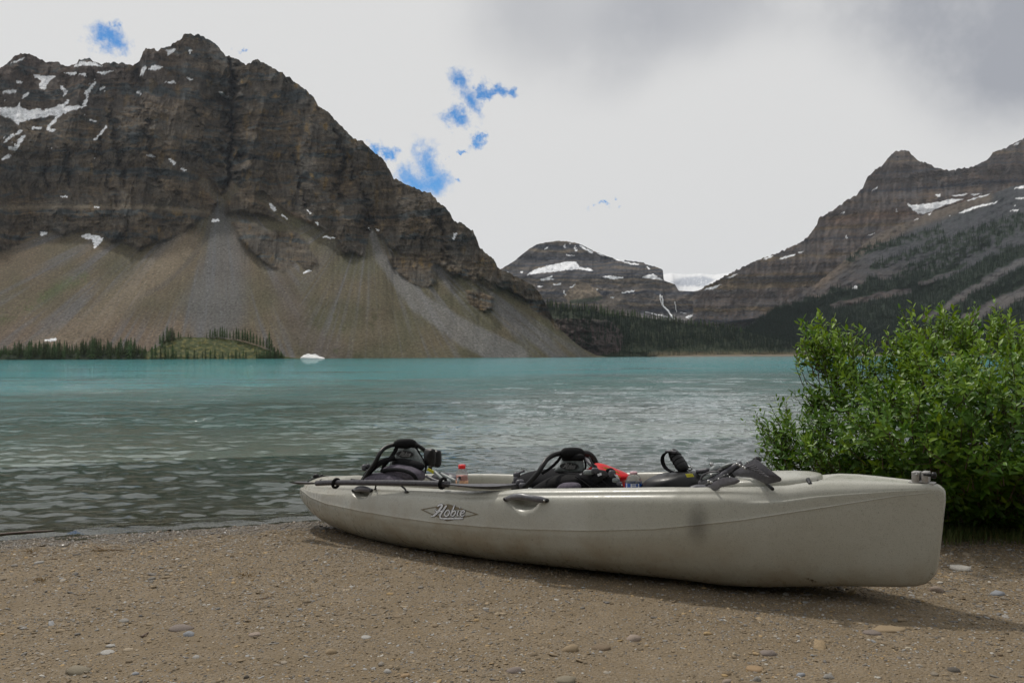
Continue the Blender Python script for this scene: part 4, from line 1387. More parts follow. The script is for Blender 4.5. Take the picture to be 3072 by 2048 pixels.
def pebble_mat(name='pebbles', k=1.0, rough=0.85):
    m, t = mat(name)
    oi = t.n('ShaderNodeObjectInfo')
    g = t.n('ShaderNodeNewGeometry')
    ramp = t.n('ShaderNodeValToRGB')
    ramp.color_ramp.interpolation = 'LINEAR'
    cols = [(0.0, (0.125, 0.10, 0.068)), (0.22, (0.195, 0.147, 0.094)), (0.42, (0.25, 0.195, 0.128)), (0.56, (0.19, 0.172, 0.15)), (0.66, (0.135, 0.128, 0.122)), (0.76, (0.34, 0.235, 0.115)), (0.86, (0.29, 0.245, 0.19)), (0.95, (0.27, 0.275, 0.28)), (1.0, (0.44, 0.41, 0.36))]
    cr = ramp.color_ramp
    cr.elements[0].position = 0; cr.elements[0].color = cols[0][1] + (1,)
    cr.elements[1].position = 1; cr.elements[1].color = cols[-1][1] + (1,)
    for p, c in cols[1:-1]:
        e = cr.elements.new(p); e.color = c + (1,)
    t.set(ramp, 0, oi.outputs['Random'])
    nz = t.noise(g.outputs['Position'], 120, 3)
    hs = t.n('ShaderNodeHueSaturation', ins={'Color': ramp.outputs[0], 'Value': t.smooth(nz, 0.3, 0.7, 0.8 * k, 1.15 * k)})
    p = t.n('ShaderNodeBsdfPrincipled', ins={'Base Color': hs.outputs[0], 'Roughness': rough, 'Specular IOR Level': 0.3})
    t.n('ShaderNodeOutputMaterial', ins={'Surface': p})
    return m


PEB = pebble_mat()


def gravel():
    protos = []
    for k in range(7):
        me = pebble_mesh(k, 1); me.materials.append(PEB); protos.append(me)
    n = 460000
    # uniform over the strip of beach in view
    y = rng.uniform(1.75, 6.6, n); x = rng.uniform(-1, 1, n) * (0.70 * y + 0.35)
    w = rng.random(n) < (0.70 * y + 0.35) / (0.70 * 6.6 + 0.35)
    x, y = x[w], y[w]
    q = shore_q(x, y)
    dens = 0.62 + 0.8 * fbm(x / 0.7, y / 0.5, 3, 751) + 0.6 * sstep(1.2, 0.1, q) + 0.6 * sstep(1.3, 2.0, x)
    keep = (q > -0.9) & (rng.random(len(x)) < np.clip(dens, 0.12, 1))
    x, y, q = x[keep], y[keep], q[keep]
    n = len(x)
    s = 0.00175 * np.exp(np.abs(rng.normal(0, 0.55, n))) * (1 + 0.12 * np.maximum(y - 2.2, 0))
    big = rng.random(n) < 0.003
    s = np.where(big, s * rng.uniform(1.5, 2.7, n), s)
    z = beach_z(x, y) + s * 0.10
    sx = np.stack([s * rng.uniform(0.9, 1.7, n), s * rng.uniform(0.8, 1.2, n), s * rng.uniform(0.4, 0.75, n)], -1)
    rot = np.stack([rng.normal(0, 0.2, n), rng.normal(0, 0.2, n), rng.uniform(0, 6.28, n)], -1)
    wetp = q + 0.16 * fbm(x / 0.3, y / 0.3, 3, 711) < 0.26
    scatter('gravel', np.stack([x, y, z], -1)[~wetp], None, None, protos, '', 'loose brown and grey pebbles covering the beach', rot=rot[~wetp], sxyz=sx[~wetp])
    wm = pebble_mat('wet_pebbles', 0.55, 0.3)
    protos2 = []
    for k in range(5):
        me = pebble_mesh(k + 20, 1); me.materials.append(wm); protos2.append(me)
    scatter('wet_gravel', np.stack([x, y, z], -1)[wetp], None, None, protos2, '', 'darker wet pebbles along the edge of the water', rot=rot[wetp], sxyz=sx[wetp])


gravel()

# ------------------------------------------------------------------ kayak
KB = np.array([-1.326, 5.252])      # far end (left in the picture), on the ground plan
KS = np.array([1.585, 2.93])       # near end (right)
KL = float(np.linalg.norm(KS - KB))
KT = (KS - KB) / KL
KN = np.array([KT[1], -KT[0]])     # across, towards the camera
if KN[1] > 0:
    KN = -KN
KN3 = np.array([KN[0], KN[1], 0.0]); KT3 = np.array([KT[0], KT[1], 0.0]); UP3 = np.array([0, 0, 1.0])


def K(px, py, b=0.0):
    """the point seen at a pixel on the upright plane b metres to the near side of the boat's centreline"""
    r = ray(px, py)
    A = np.array([[r[0], -KT[0]], [r[1], -KT[1]]])
    t, s = np.linalg.solve(A, KB + KN * b)
    return CAM + r * t


def Ks(pts, b=0.0):
    bb = np.broadcast_to(np.asarray(b, float), (len(pts),))
    return np.array([K(p[0], p[1], bb[i]) for i, p in enumerate(pts)])


hb_top = interp([(0, .012), (.004, .05), (.012, .085), (.03, .13), (.07, .19), (.13, .25), (.22, .31), (.35, .352), (.5, .365), (.65, .345), (.75, .30), (.85, .215), (.93, .122), (.975, .058), (.993, .026), (1, .012)])
y_top = interp([(880, 1450), (905, 1450), (940, 1456), (1070, 1461), (1200, 1467), (1300, 1473), (1400, 1480), (1500, 1478), (1560, 1473), (1700, 1472), (2000, 1469), (2160, 1468), (2250, 1467), (2350, 1463), (2400, 1456), (2450, 1450), (2520, 1448), (2740, 1455), (2790, 1457), (2815, 1463), (2830, 1473), (2840, 1488)])
y_seam = interp([(890, 1468), (903, 1470), (930, 1492), (976, 1511), (1088, 1535), (1190, 1552), (1306, 1568), (1440, 1580), (1567, 1588), (1760, 1593), (1959, 1588), (2090, 1576), (2220, 1562), (2481, 1522), (2690, 1489), (2790, 1479), (2840, 1492)])
y_bot = interp([(890, 1488), (903, 1490), (908, 1502), (915, 1511), (935, 1536), (962, 1557), (986, 1570), (1020, 1585), (1088, 1607), (1190, 1630), (1292, 1646), (1462, 1671), (1649, 1690), (1820, 1707), (2000, 1724), (2150, 1741), (2300, 1752), (2500, 1757), (2700, 1758), (2745, 1756), (2775, 1748), (2795, 1733), (2806, 1712), (2815, 1660), (2825, 1580), (2832, 1520), (2838, 1496), (2842, 1492)])


y_deck = interp([(2300, 1440), (2440, 1439), (2470, 1437), (2600, 1440), (2740, 1446), (2790, 1448), (2815, 1455), (2830, 1466), (2840, 1486)])


def solve_z(s, b, ycurve):
    """height of the near-side line at station s and half breadth b so that it follows a curve of the picture"""
    p = KB + KT * KL * s + KN * b
    z = 0.4
    for _ in range(4):
        x, _y = project(np.array([p[0], p[1], z]))
        y = float(ycurve(x))
        r = ray(x, y)
        z = CAM[2] + r[2] * (p[1] / r[1])
    return z


def hull():
    S = np.unique(np.concatenate([np.linspace(0, 0.03, 14), np.linspace(0.03, 0.93, 270), np.linspace(0.93, 1, 46)]))
    secs = []
    for s in S:
        b = float(hb_top(s))
        k = min(1.0, b / 0.15)
        fl = 0.048 * k * (1 - 0.55 * sstep(0.75, 0.95, s))
        bs = b + fl
        gr = 1 - sstep(0.80, 0.88, s)                    # rim and groove along the cockpit
        bow = 1 - sstep(0.10, 0.16, s)
        c = sstep(0.10, 0.15, s) * (1 - 0.85 * sstep(0.73, 0.77, s) - 0.15 * sstep(0.86, 0.89, s))
        zg = solve_z(s, b, y_top); zs = solve_z(s, bs, y_seam); zl = solve_z(s, bs * 0.72, y_bot)
        kd = 1 - 0.9 * sstep(0.78, 0.92, s)
        zg = max(zg, zs + 0.012 * k); zl = min(zl, zs - 0.012 * k)
        cr = 0.034 * k * (1 - sstep(0.10, 0.15, s))
        if s > 0.84:
            cr = cr + max(0.004 * k, solve_z(s, 0.0, y_deck) - zg) * sstep(0.85, 0.90, s)
        rd = 0.022 * k * (1 - gr)
        pts = [(0, zg + cr - .15 * c), (.5 * (b - .06 * k), zg + .85 * cr - .15 * c), (b - .085 * k, zg + .5 * cr - .145 * c), (b - .066 * k, zg + .42 * cr - .03 * c), (b - .05 * k, zg + .3 * cr + .004), (b - .02 * k, zg + .1 * cr + .003 - rd * .3),
               (b - .002 * k, zg - .006 * k - rd * .6), (b + .006 * k, zg - .018 * k - rd * .7), (b + (.012 + .012 * gr) * k, zg - .036 * k - rd * .8), (b + fl * .74, zg * .5 + zs * .5), (bs - .0030 * k, zs * .9 + zg * .1), (bs - .0004 * k, zs + .002 * k), (bs - .0022 * k, zs - .003 * k), (bs * .985, zs * .8 + zl * .2), (bs * .935, zs * .48 + zl * .52),
               (bs * .83, zs * .18 + zl * .82), (bs * .62, zl - .020 * k * kd), (bs * .35, zl - .044 * k * kd), (0, zl - .058 * k * kd)]
        secs.append(pts)
    A = np.array(secs)                                    # stations x points x (b, z)
    sub = 5
    rows = []
    for i in range(len(S)):
        rows.append(catmull(A[i], sub))
    H = np.array(rows)
    H[..., 0] = np.maximum(H[..., 0], 0); H[:, 0, 0] = 0; H[:, -1, 0] = 0
    npnt = H.shape[1]

    def place(side):
        base = KB[None] + KT[None] * (KL * S)[:, None]
        xy = base[:, None, :] + side * KN[None, None] * H[..., 0][..., None]
        return np.concatenate([xy, H[..., 1][..., None]], -1)
    near = place(1.0); far = place(-1.0)
    # scooped hand holds under the carry handles, pressed into the near and far sides
    px, py = project(near)
    def scoop(cx, cy, rx, ry, dep):
        dx = (px - cx) / rx; dy = np.where(py > cy, (py - cy) / ry, (py - cy) / 9.0)
        d = np.sqrt(dx * dx + dy * dy)
        return dep * sstep(1.0, 0.72, d)
    inset = scoop(1082, 1474, 27, 22, 0.055) + scoop(1568, 1497, 50, 37, 0.07)
    inset[:, :int(6 * sub)] = 0
    near = near - KN3 * inset[..., None]; far = far + KN3 * inset[..., None]
    ns = len(S)
    V = np.concatenate([near.reshape(-1, 3), far.reshape(-1, 3)])
    F = np.concatenate([grid_faces(ns, npnt), grid_faces(ns, npnt, True) + ns * npnt])
    me = mesh_from('hull', V, F)
    bm = bmesh.new(); bm.from_mesh(me)
    bmesh.ops.remove_doubles(bm, verts=bm.verts, dist=2e-5)
    for ends in (0, 1):
        bd = [e for e in bm.edges if e.is_boundary]
        if bd:
            bmesh.ops.holes_fill(bm, edges=bd, sides=0)
    bmesh.ops.recalc_face_normals(bm, faces=bm.faces)
    bvh = BVHTree.FromBMesh(bm)
    bm.to_mesh(me); bm.free()
    me.polygons.foreach_set('use_smooth', np.ones(len(me.polygons), bool)); me.update()
    return me, bvh


hull_me, HULL = hull()


def onhull(px, py, off=0.002):
    r = Vector(ray(px, py)).normalized()
    loc, nor, i, d = HULL.ray_cast(Vector(CAM), r)
    if loc is None:
        return K(px, py, 0.3)
    if nor.dot(r) > 0:
        nor = -nor
    return np.array(loc + nor * off)


def kayak_plastic():
    m, t = mat('speckled_sand_plastic')
    g = t.n('ShaderNodeNewGeometry'); P = g.outputs['Position']
    n1 = t.noise(P, 300, 2, 0.75); n2 = t.noise(P, 170, 3, 0.6); n3 = t.noise(P, 2.2, 4, 0.55)
    base = t.mix(t.smooth(n3, 0.35, 0.65), (0.405, 0.403, 0.360, 1), (0.372, 0.366, 0.318, 1))
    c = t.mix(t.smooth(n1, 0.56, 0.68, 0, 0.75), base, (0.13, 0.125, 0.10, 1))
    c = t.mix(t.smooth(n2, 0.60, 0.72, 0, 0.35), c, (0.55, 0.53, 0.46, 1))
    # scuffs and a dull grey smear on the side
    sep = t.n('ShaderNodeSeparateXYZ', ins={0: P})
    sm = onhull(2092, 1572, 0.0)
    dist = t.vmath('LENGTH', t.vmath('MULTIPLY', t.vmath('SUBTRACT', P, tuple(sm)), (1.0, 1.0, 0.55)))
    c = t.mix(t.smooth(dist, 0.066, 0.004, 0, 0.62), c, (0.10, 0.095, 0.085, 1))
    sc_ = t.n('ShaderNodeMapping', ins={'Vector': P, 'Scale': (3, 3, 60)})
    scr = t.noise(sc_.outputs[0], 4, 4, 0.7)
    c = t.mix(t.smooth(scr, 0.60, 0.70, 0, 0.22), c, (0.20, 0.18, 0.14, 1))
    dirt = t.smooth(t.noise(P, 16, 6, 0.7), 0.655, 0.69)
    low = t.smooth(sep.outputs[2], 0.37, 0.26)
    c = t.mix(t.math('MULTIPLY', dirt, low), c, (0.05, 0.038, 0.022, 1))
    mud = t.math('MULTIPLY', t.smooth(t.noise(P, 7, 4), 0.35, 0.7), t.smooth(sep.outputs[2], 0.42, 0.22, 0, 0.5))
    c = t.mix(mud, c, (0.24, 0.185, 0.115, 1))
    rg = t.smooth(t.noise(P, 30, 4), 0.3, 0.7, 0.24, 0.40)
    b = t.n('ShaderNodeBump', ins={'Height': t.math('ADD', t.noise(P, 260, 2), t.math('MULTIPLY', t.noise(P, 9, 2), 6.0)), 'Strength': 0.12, 'Distance': 0.002})
    p = t.n('ShaderNodeBsdfPrincipled', ins={'Base Color': c, 'Roughness': rg, 'Specular IOR Level': 0.42, 'Normal': b})
    t.n('ShaderNodeOutputMaterial', ins={'Surface': p})
    return m


M_PLASTIC = kayak_plastic()
M_BLACK = simple_mat('black_plastic', (0.012, 0.012, 0.013), 0.42, spec=0.3)
M_RUBBER = simple_mat('black_foam', (0.010, 0.010, 0.011), 0.75, bump=0.3, spec=0.12)
M_FABRIC = simple_mat('black_webbing_fabric', (0.014, 0.014, 0.016), 0.9, bump=0.5, bscale=500, spec=0.12)
M_PURPLE = simple_mat('purple_grey_cushion_fabric', (0.105, 0.094, 0.118), 0.9, bump=0.4, bscale=400, spec=0.12)
M_PANEL = simple_mat('grey_backrest_fabric', (0.19, 0.21, 0.21), 0.8, bump=0.4, bscale=400, spec=0.12)
M_GREY = simple_mat('grey_plastic', (0.185, 0.205, 0.205), 0.45)
M_DGREY = simple_mat('dark_grey_plastic', (0.080, 0.078, 0.090), 0.38, spec=0.3)
M_HANDLE = simple_mat('grey_handle_plastic', (0.125, 0.125, 0.142), 0.35)
M_FIN = simple_mat('charcoal_fin_rubber', (0.085, 0.083, 0.094), 0.42, spec=0.3)
M_STEEL = simple_mat('dull_steel', (0.42, 0.42, 0.42), 0.35, 0.9)
M_BRKT = simple_mat('brushed_aluminium', (0.36, 0.35, 0.34), 0.5, 0.75)
M_YELLOW = simple_mat('yellow_tag', (0.50, 0.46, 0.02), 0.6)
M_RED = simple_mat('red_coated_fabric', (0.52, 0.004, 0.008), 0.45, nscale=25, namt=0.25, spec=0.25)
M_REDCAP = simple_mat('red_bottle_cap', (0.68, 0.008, 0.010), 0.4)
M_WHITE = simple_mat('white_print', (0.62, 0.63, 0.66), 0.5)
M_BROWN = simple_mat('brown_decal', (0.135, 0.105, 0.058), 0.5)
M_DKLINE = simple_mat('dark_decal_outline', (0.028, 0.030, 0.036), 0.5)
M_LBLUE = simple_mat('blue_label', (0.020, 0.085, 0.36), 0.4)
M_SHAFT = simple_mat('grey_paddle_shaft', (0.050, 0.048, 0.056), 0.33, spec=0.3)
M_SILVERP = simple_mat('pale_grey_print', (0.22, 0.22, 0.22), 0.6)

cz = float(beach_z(0.1, 4.1))
kayak = empty('kayak', (0.1, 4.1, cz), 'long sand coloured speckled sit-on-top kayak lying on the gravel beach', 'kayak')
hull_o = obj('hull', hull_me, M_PLASTIC, kayak)


def decal(polys, off):
    """flat pieces in picture pixels laid on the side of the hull"""
    mb = MB()
    for poly in polys:
        mb.add([onhull(x, y, off) for x, y in poly], [tuple(range(len(poly)))], False)
    return mb


def stroke_polys(pts, w, sub=5):
    P = catmull(np.asarray(pts, float), sub) if len(pts) > 2 else np.linspace(pts[0], pts[1], 4)
    w = np.interp(np.linspace(0, 1, len(P)), np.linspace(0, 1, len(np.atleast_1d(w))), np.atleast_1d(w))
    T = np.gradient(P, axis=0); T /= np.linalg.norm(T, axis=1)[:, None] + 1e-9
    N = np.stack([-T[:, 1], T[:, 0]], 1)
    a = P + N * w[:, None] / 2; b = P - N * w[:, None] / 2
    return [[tuple(a[i]), tuple(a[i + 1]), tuple(b[i + 1]), tuple(b[i])] for i in range(len(P) - 1)]


LETTERS = [([(1362, 702), (1378, 690), (1400, 686), (1402, 700), (1386, 724), (1360, 756), (1334, 780), (1306, 788)], [7, 17, 20, 20, 19, 20, 18, 9]),
           ([(1444, 692), (1432, 708), (1412, 738), (1394, 766), (1386, 786), (1394, 796)], [14, 18, 18, 18, 17, 12]),
           ([(1340, 728), (1352, 742), (1378, 744), (1404, 740), (1424, 732)], [8, 13, 13, 12, 8]),
           ([(1462, 732), (1440, 742), (1426, 768), (1438, 786), (1458, 778), (1470, 752), (1462, 732)], 12),
           ([(1514, 688), (1506, 712), (1490, 748), (1480, 780)], [10, 14, 14, 10]),
           ([(1480, 778), (1500, 784), (1520, 764), (1522, 742), (1504, 742), (1490, 760)], 11),
           ([(1550, 736), (1542, 758), (1538, 778), (1550, 782)], [9, 13, 13, 8]),
           ([(1560, 708), (1564, 716)], [11, 11]),
           ([(1570, 766), (1592, 758), (1602, 744), (1592, 736), (1574, 748), (1566, 770), (1578, 786), (1604, 776)], [9, 10, 11, 11, 12, 12, 11, 8]),
           ([(1380, 794), (1392, 804), (1430, 807), (1500, 806), (1588, 804)], [6, 14, 17, 17, 16])]


def logo():
    cv = lambda p: (850 + p[0] / 2.94, 1280 + p[1] / 2.94)
    L, T_, R, B_ = (1208, 727), (1458, 679), (1725, 770), (1445, 831)
    lerp = lambda a, b, f: (a[0] + (b[0] - a[0]) * f, a[1] + (b[1] - a[1]) * f)
    mb_polys = []
    # filled upper and lower parts of the diamond
    def strip(a, b, c, d, n=8):
        for i in range(n):
            f0, f1 = i / n, (i + 1) / n
            mb_polys.append([cv(lerp(a, b, f0)), cv(lerp(a, b, f1)), cv(lerp(d, c, f1)), cv(lerp(d, c, f0))])
    tl, tr_, bl, br = lerp(L, T_, .5), lerp(T_, R, .55), lerp(L, B_, .55), lerp(B_, R, .5)
    strip(tl, T_, (1455, 732), (1370, 735)); strip(T_, tr_, (1560, 728), (1455, 732))
    strip(bl, B_, (1450, 790), (1350, 780)); strip(B_, br, (1575, 800), (1450, 790))
    for a, b in ((L, T_), (T_, R), (R, B_), (B_, L)):
        for i in range(10):
            p, q = lerp(a, b, i / 10), lerp(a, b, (i + 1) / 10)
            mb_polys.append([cv(p), cv(q), cv(lerp(q, (1450, 755), .11)), cv(lerp(p, (1450, 755), .11))])
    dec = obj('logo_diamond', decal(mb_polys, 0.0015).mesh('logo_diamond', weld=False), M_BROWN, kayak, label='brown diamond emblem on the side')
    out = []; ins = []
    for pts, w in LETTERS:
        out += [[cv(p) for p in q] for q in stroke_polys(pts, np.atleast_1d(w) * 0.86 + 7.0)]
        ins += [[cv(p) for p in q] for q in stroke_polys(pts, np.atleast_1d(w) * 0.86)]
    obj('logo_outline', decal(out, 0.0026).mesh('logo_outline', weld=False), M_DKLINE, dec)
    obj('logo_lettering', decal(ins, 0.0036).mesh('logo_lettering', weld=False), M_WHITE, dec)


logo()


# ---- fittings that belong to the kayak
def carry_handle(pts, r, b0, label):
    e0 = onhull(pts[0][0], pts[0][1], 0.0); e1 = onhull(pts[-1][0], pts[-1][1], 0.0)
    bA = float((e0[:2] - KB) @ KN); bB = float((e1[:2] - KB) @ KN)
    P = np.array([K(x, y, bA + (bB - bA) * i / (len(pts) - 1) + o) for i, (x, y, o) in enumerate(pts)])
    h = obj('carry_handle', MB().tube(P, r, 10, 4, flat=1.0).mesh('carry_handle'), M_HANDLE, kayak, label=label)
    for e in (0, -1):
        obj('end_pad', MB().ball(P[e], 0.015, 0.015, 0.010, 10, 6).mesh('end_pad'), M_BLACK, h)
    x, y, o = pts[-1]
    obj('screw', MB().ball(P[-1] + KN3 * .014, 0.006, 0.006, 0.006, 8, 5).mesh('screw'), M_STEEL, h)


carry_handle([(1062, 1470, .004), (1075, 1466, .030), (1090, 1465, .034), (1106, 1468, .022), (1113, 1470, .004)], [.008, .016, .016, .013, .009], .3, 'grey carry handle near the far end')
carry_handle([(1518, 1496, .004), (1540, 1490, .032), (1565, 1489, .038), (1595, 1494, .034), (1622, 1498, .018), (1638, 1500, .004)], [.009, .014, .0155, .0145, .0145, .010], .3, 'grey carry handle below the middle seat')


def hatch():
    # raised lid on the near deck
    bb = 0.20
    A = K(2165, 1452, 0.0); B = K(2462, 1446, 0.0)
    L = np.linalg.norm(B[:2] - A[:2])
    mb = MB()
    n = 44; V = []; F = []
    prof = [(1.0, -0.03), (1.0, 0.012), (0.985, 0.022), (0.95, 0.029), (0.85, 0.035), (0.6, 0.041), (0.3, 0.044), (0.0, 0.045)]
    mid = (A + B) / 2
    for f, dz in prof:
        for k in range(n):
            a = 2 * math.pi * k / n
            ca, sa = math.cos(a), math.sin(a)
            e = 2.6
            rr = (abs(ca) ** e + abs(sa) ** e) ** (-1 / e)
            u = rr * ca * f; v = rr * sa * f
            wid = bb * (1.0 - 0.28 * (u + 1) / 2)
            base = A[2] + (B[2] - A[2]) * (u + 1) / 2
            V.append(mid + KT3 * (u * L / 2) + KN3 * v * wid + UP3 * (base - mid[2] + dz))
    for i in range(len(prof) - 1):
        for k in range(n):
            k2 = (k + 1) % n
            F.append((i * n + k, i * n + k2, (i + 1) * n + k2, (i + 1) * n + k))
    mb.add(V, F)
    h = obj('hatch_lid', mb.mesh('hatch_lid'), M_PLASTIC, kayak, label='raised oval hatch lid on the near deck')
    P = Ks([(2296, 1446), (2306, 1456), (2318, 1466)], [.17, .22, .26])
    obj('strap', MB().tube(P, .007, 6, 3).mesh('strap'), M_BLACK, h)
    P = Ks([(2424, 1438), (2428, 1446), (2432, 1454)], [.10, .13, .15])
    obj('latch', MB().tube(P, .009, 6, 2).mesh('latch'), M_BLACK, h)
    P = Ks([(2452, 1444), (2464, 1442), (2472, 1443)], [.03, .03, .03])
    obj('latch', MB().tube(P, .007, 6, 2).mesh('latch'), M_BLACK, h)


hatch()


def bracket():
    c = K(2766, 1447, 0.0)
    br = obj('rudder_bracket', MB().box(c + UP3 * 0.001, KT3 * 0.085, KN3 * 0.05, UP3 * 0.005).box(K(2750, 1428, .006) , KT3 * .026, KN3 * .046, UP3 * .036).box(K(2778, 1428, .006), KT3 * .022, KN3 * .046, UP3 * .036).box(K(2763, 1443, .006), KT3 * .05, KN3 * .046, UP3 * .006).mesh('rudder_bracket', 0.0015), M_BRKT, kayak, label='small aluminium bracket on the near end')
    ax = KT3
    p = K(2789, 1424, .025)
    obj('clamp_knob', MB().tube([p - ax * .02, p + ax * .012], .006, 10, 1).lathe(p + ax * .008, [(.003, -.002), (.012, 0), (.012, .012), (.004, .015)], 12, ax).mesh('clamp_knob'), M_BLACK, br)
    obj('rivet', MB().ball(K(2750, 1422, .032), .004, .004, .004, 8, 5).mesh('rivet'), M_STEEL, br)


bracket()


def bungees():
    # cords over the far deck and loops along the near rim
    for pts, b, r in (([(918, 1450), (926, 1442), (942, 1434), (975, 1430), (1030, 1432), (1088, 1438)], [.05, .04, .0, -.08, -.12, -.1], .0045),
                      ([(958, 1446), (965, 1438), (1010, 1434), (1085, 1440)], [.10, .07, .02, .0], .0045),
                      ([(950, 1428), (975, 1427), (1010, 1434)], [-.05, -.08, -.1], .004)):
        obj('bungee_cord', MB().tube(Ks(pts, b), r, 6, 5).mesh('bungee_cord'), M_BLACK, kayak)
    mb = MB().ball(K(948, 1427, -.02), .022, .014, .014, 12, 8).ball(K(965, 1425, -.02), .010, .010, .008, 10, 6)
    obj('carry_toggle', mb.mesh('carry_toggle'), M_BLACK, kayak)
    for pts in ([(1150, 1442), (1138, 1443), (1130, 1452), (1126, 1462), (1130, 1467), (1124, 1469)], [(1199, 1442), (1204, 1456), (1215, 1466), (1221, 1474), (1226, 1476), (1216, 1478)]):
        P = np.array([onhull(x, y, .018 if i < 3 else .006) if y > 1466 else K(x, y, .345) for i, (x, y) in enumerate(pts)])
        obj('bungee_hook', MB().tube(P, [.0045, .005, .005, .0045, .0045, .004], 6, 4).mesh('bungee_hook'), M_BLACK, kayak)


bungees()


# ---- paddle lying along the near rim
def paddle():
    b = .345
    cl = [(870, 1449), (905, 1451), (945, 1450)]
    root = empty('paddle', tuple(K(1150, 1450, b)), 'dark grey double paddle tied along the near rim of the kayak', 'paddle')
    sh = Ks([(950, 1449), (1000, 1447), (1150, 1447.5), (1250, 1449), (1345, 1452)], b + .01)
    obj('shaft', MB().tube(sh, .0155, 12, 4).mesh('shaft'), M_SHAFT, root)
    # blades: spoon shaped sheets, seen almost edge on
    def blade(pts, wid, tilt, mname):
        P = catmull(np.array([K(x, y, bb) for x, y, bb in pts]), 4)
        w = np.interp(np.linspace(0, 1, len(P)), np.linspace(0, 1, len(wid)), wid)
        V = []; n = 9
        wd = KN3 * math.cos(tilt) + UP3 * math.sin(tilt)
        dn = -KN3 * math.sin(tilt) + UP3 * math.cos(tilt)
        for side in (1, -1):
            for i in range(len(P)):
                for j in range(n):
                    u = -1 + 2 * j / (n - 1)
                    V.append(P[i] + wd * w[i] * u + dn * (.018 * (u * u) * min(1, w[i] / .08) + side * (.0032 if abs(u) < .95 else .0008)))
        F = np.concatenate([grid_faces(len(P), n), grid_faces(len(P), n, True) + len(P) * n]).tolist()
        mb = MB().add(V, F)
        me = mb.mesh('blade')
        return obj('blade', me, M_FIN, root, label=mname)
    blade([(1340, 1453, .355), (1390, 1458, .35), (1440, 1463, .34), (1500, 1465, .30), (1545, 1461, .24), (1565, 1456, .20)], [.018, .035, .065, .075, .065, .04], 0.03, 'broad grey blade under the middle seat')
    blade([(955, 1449, .345), (925, 1451, .34), (895, 1450, .33), (878, 1447, .32)], [.016, .035, .05, .03], 0.10, 'blade sticking out past the far end')
    for x in (1008, 1328):
        mb = MB(); c = K(x, 1449, b + .01)
        th = np.linspace(0, 2 * math.pi, 17)
        P = np.array([c + UP3 * .024 * math.sin(a) + KN3 * .024 * math.cos(a) + KT3 * .004 * math.sin(a) for a in th])
        mb.tube(P, .0085, 8, 1, cap=False)
        obj('drip_ring', mb.mesh('drip_ring'), M_RUBBER, root)


paddle()

# ------------------------------------------------------------------ things on the kayak
def ellipse_px(cx, cy, rx, ry, n=24, rot=0.0):
    c, s = math.cos(rot), math.sin(rot)
    return [(cx + rx * math.cos(2 * math.pi * k / n) * c - ry * math.sin(2 * math.pi * k / n) * s, cy + rx * math.cos(2 * math.pi * k / n) * s + ry * math.sin(2 * math.pi * k / n) * c) for k in range(n)]


def smooth_closed(pts, sub=4):
    P = np.asarray(pts, float); n = len(P)
    Q = np.concatenate([P[-2:], P, P[:3]])
    C = catmull(Q, sub)
    return C[2 * sub:(2 + n) * sub]


def print_on(parent, cx, cy, rx, ry, b):
    """small oval badge with the lettering, facing out of the backrest"""
    base = Ks(ellipse_px(cx, cy, rx, ry), b)
    bd = obj('badge', MB().slab(base, KN3 * .006).mesh('badge'), M_BLACK, parent)
    rim = Ks(ellipse_px(cx, cy, rx * 1.04, ry * 1.08) + ellipse_px(cx, cy, rx * 1.04, ry * 1.08)[:1], b + .003)
    mb = MB()
    sx, sy = 2 * rx * .72 / 300, 2 * ry * .80 / 125
    for pts, w in LETTERS:
        for q in stroke_polys(pts, np.atleast_1d(w) * 1.0, 3):
            mb.add([K(cx + (x - 1455) * sx, cy + (y - 748) * sy, b + .0045) for x, y in q], [(0, 1, 2, 3)], False)
    obj('lettering', mb.mesh('lettering', weld=False), M_SILVERP, bd)


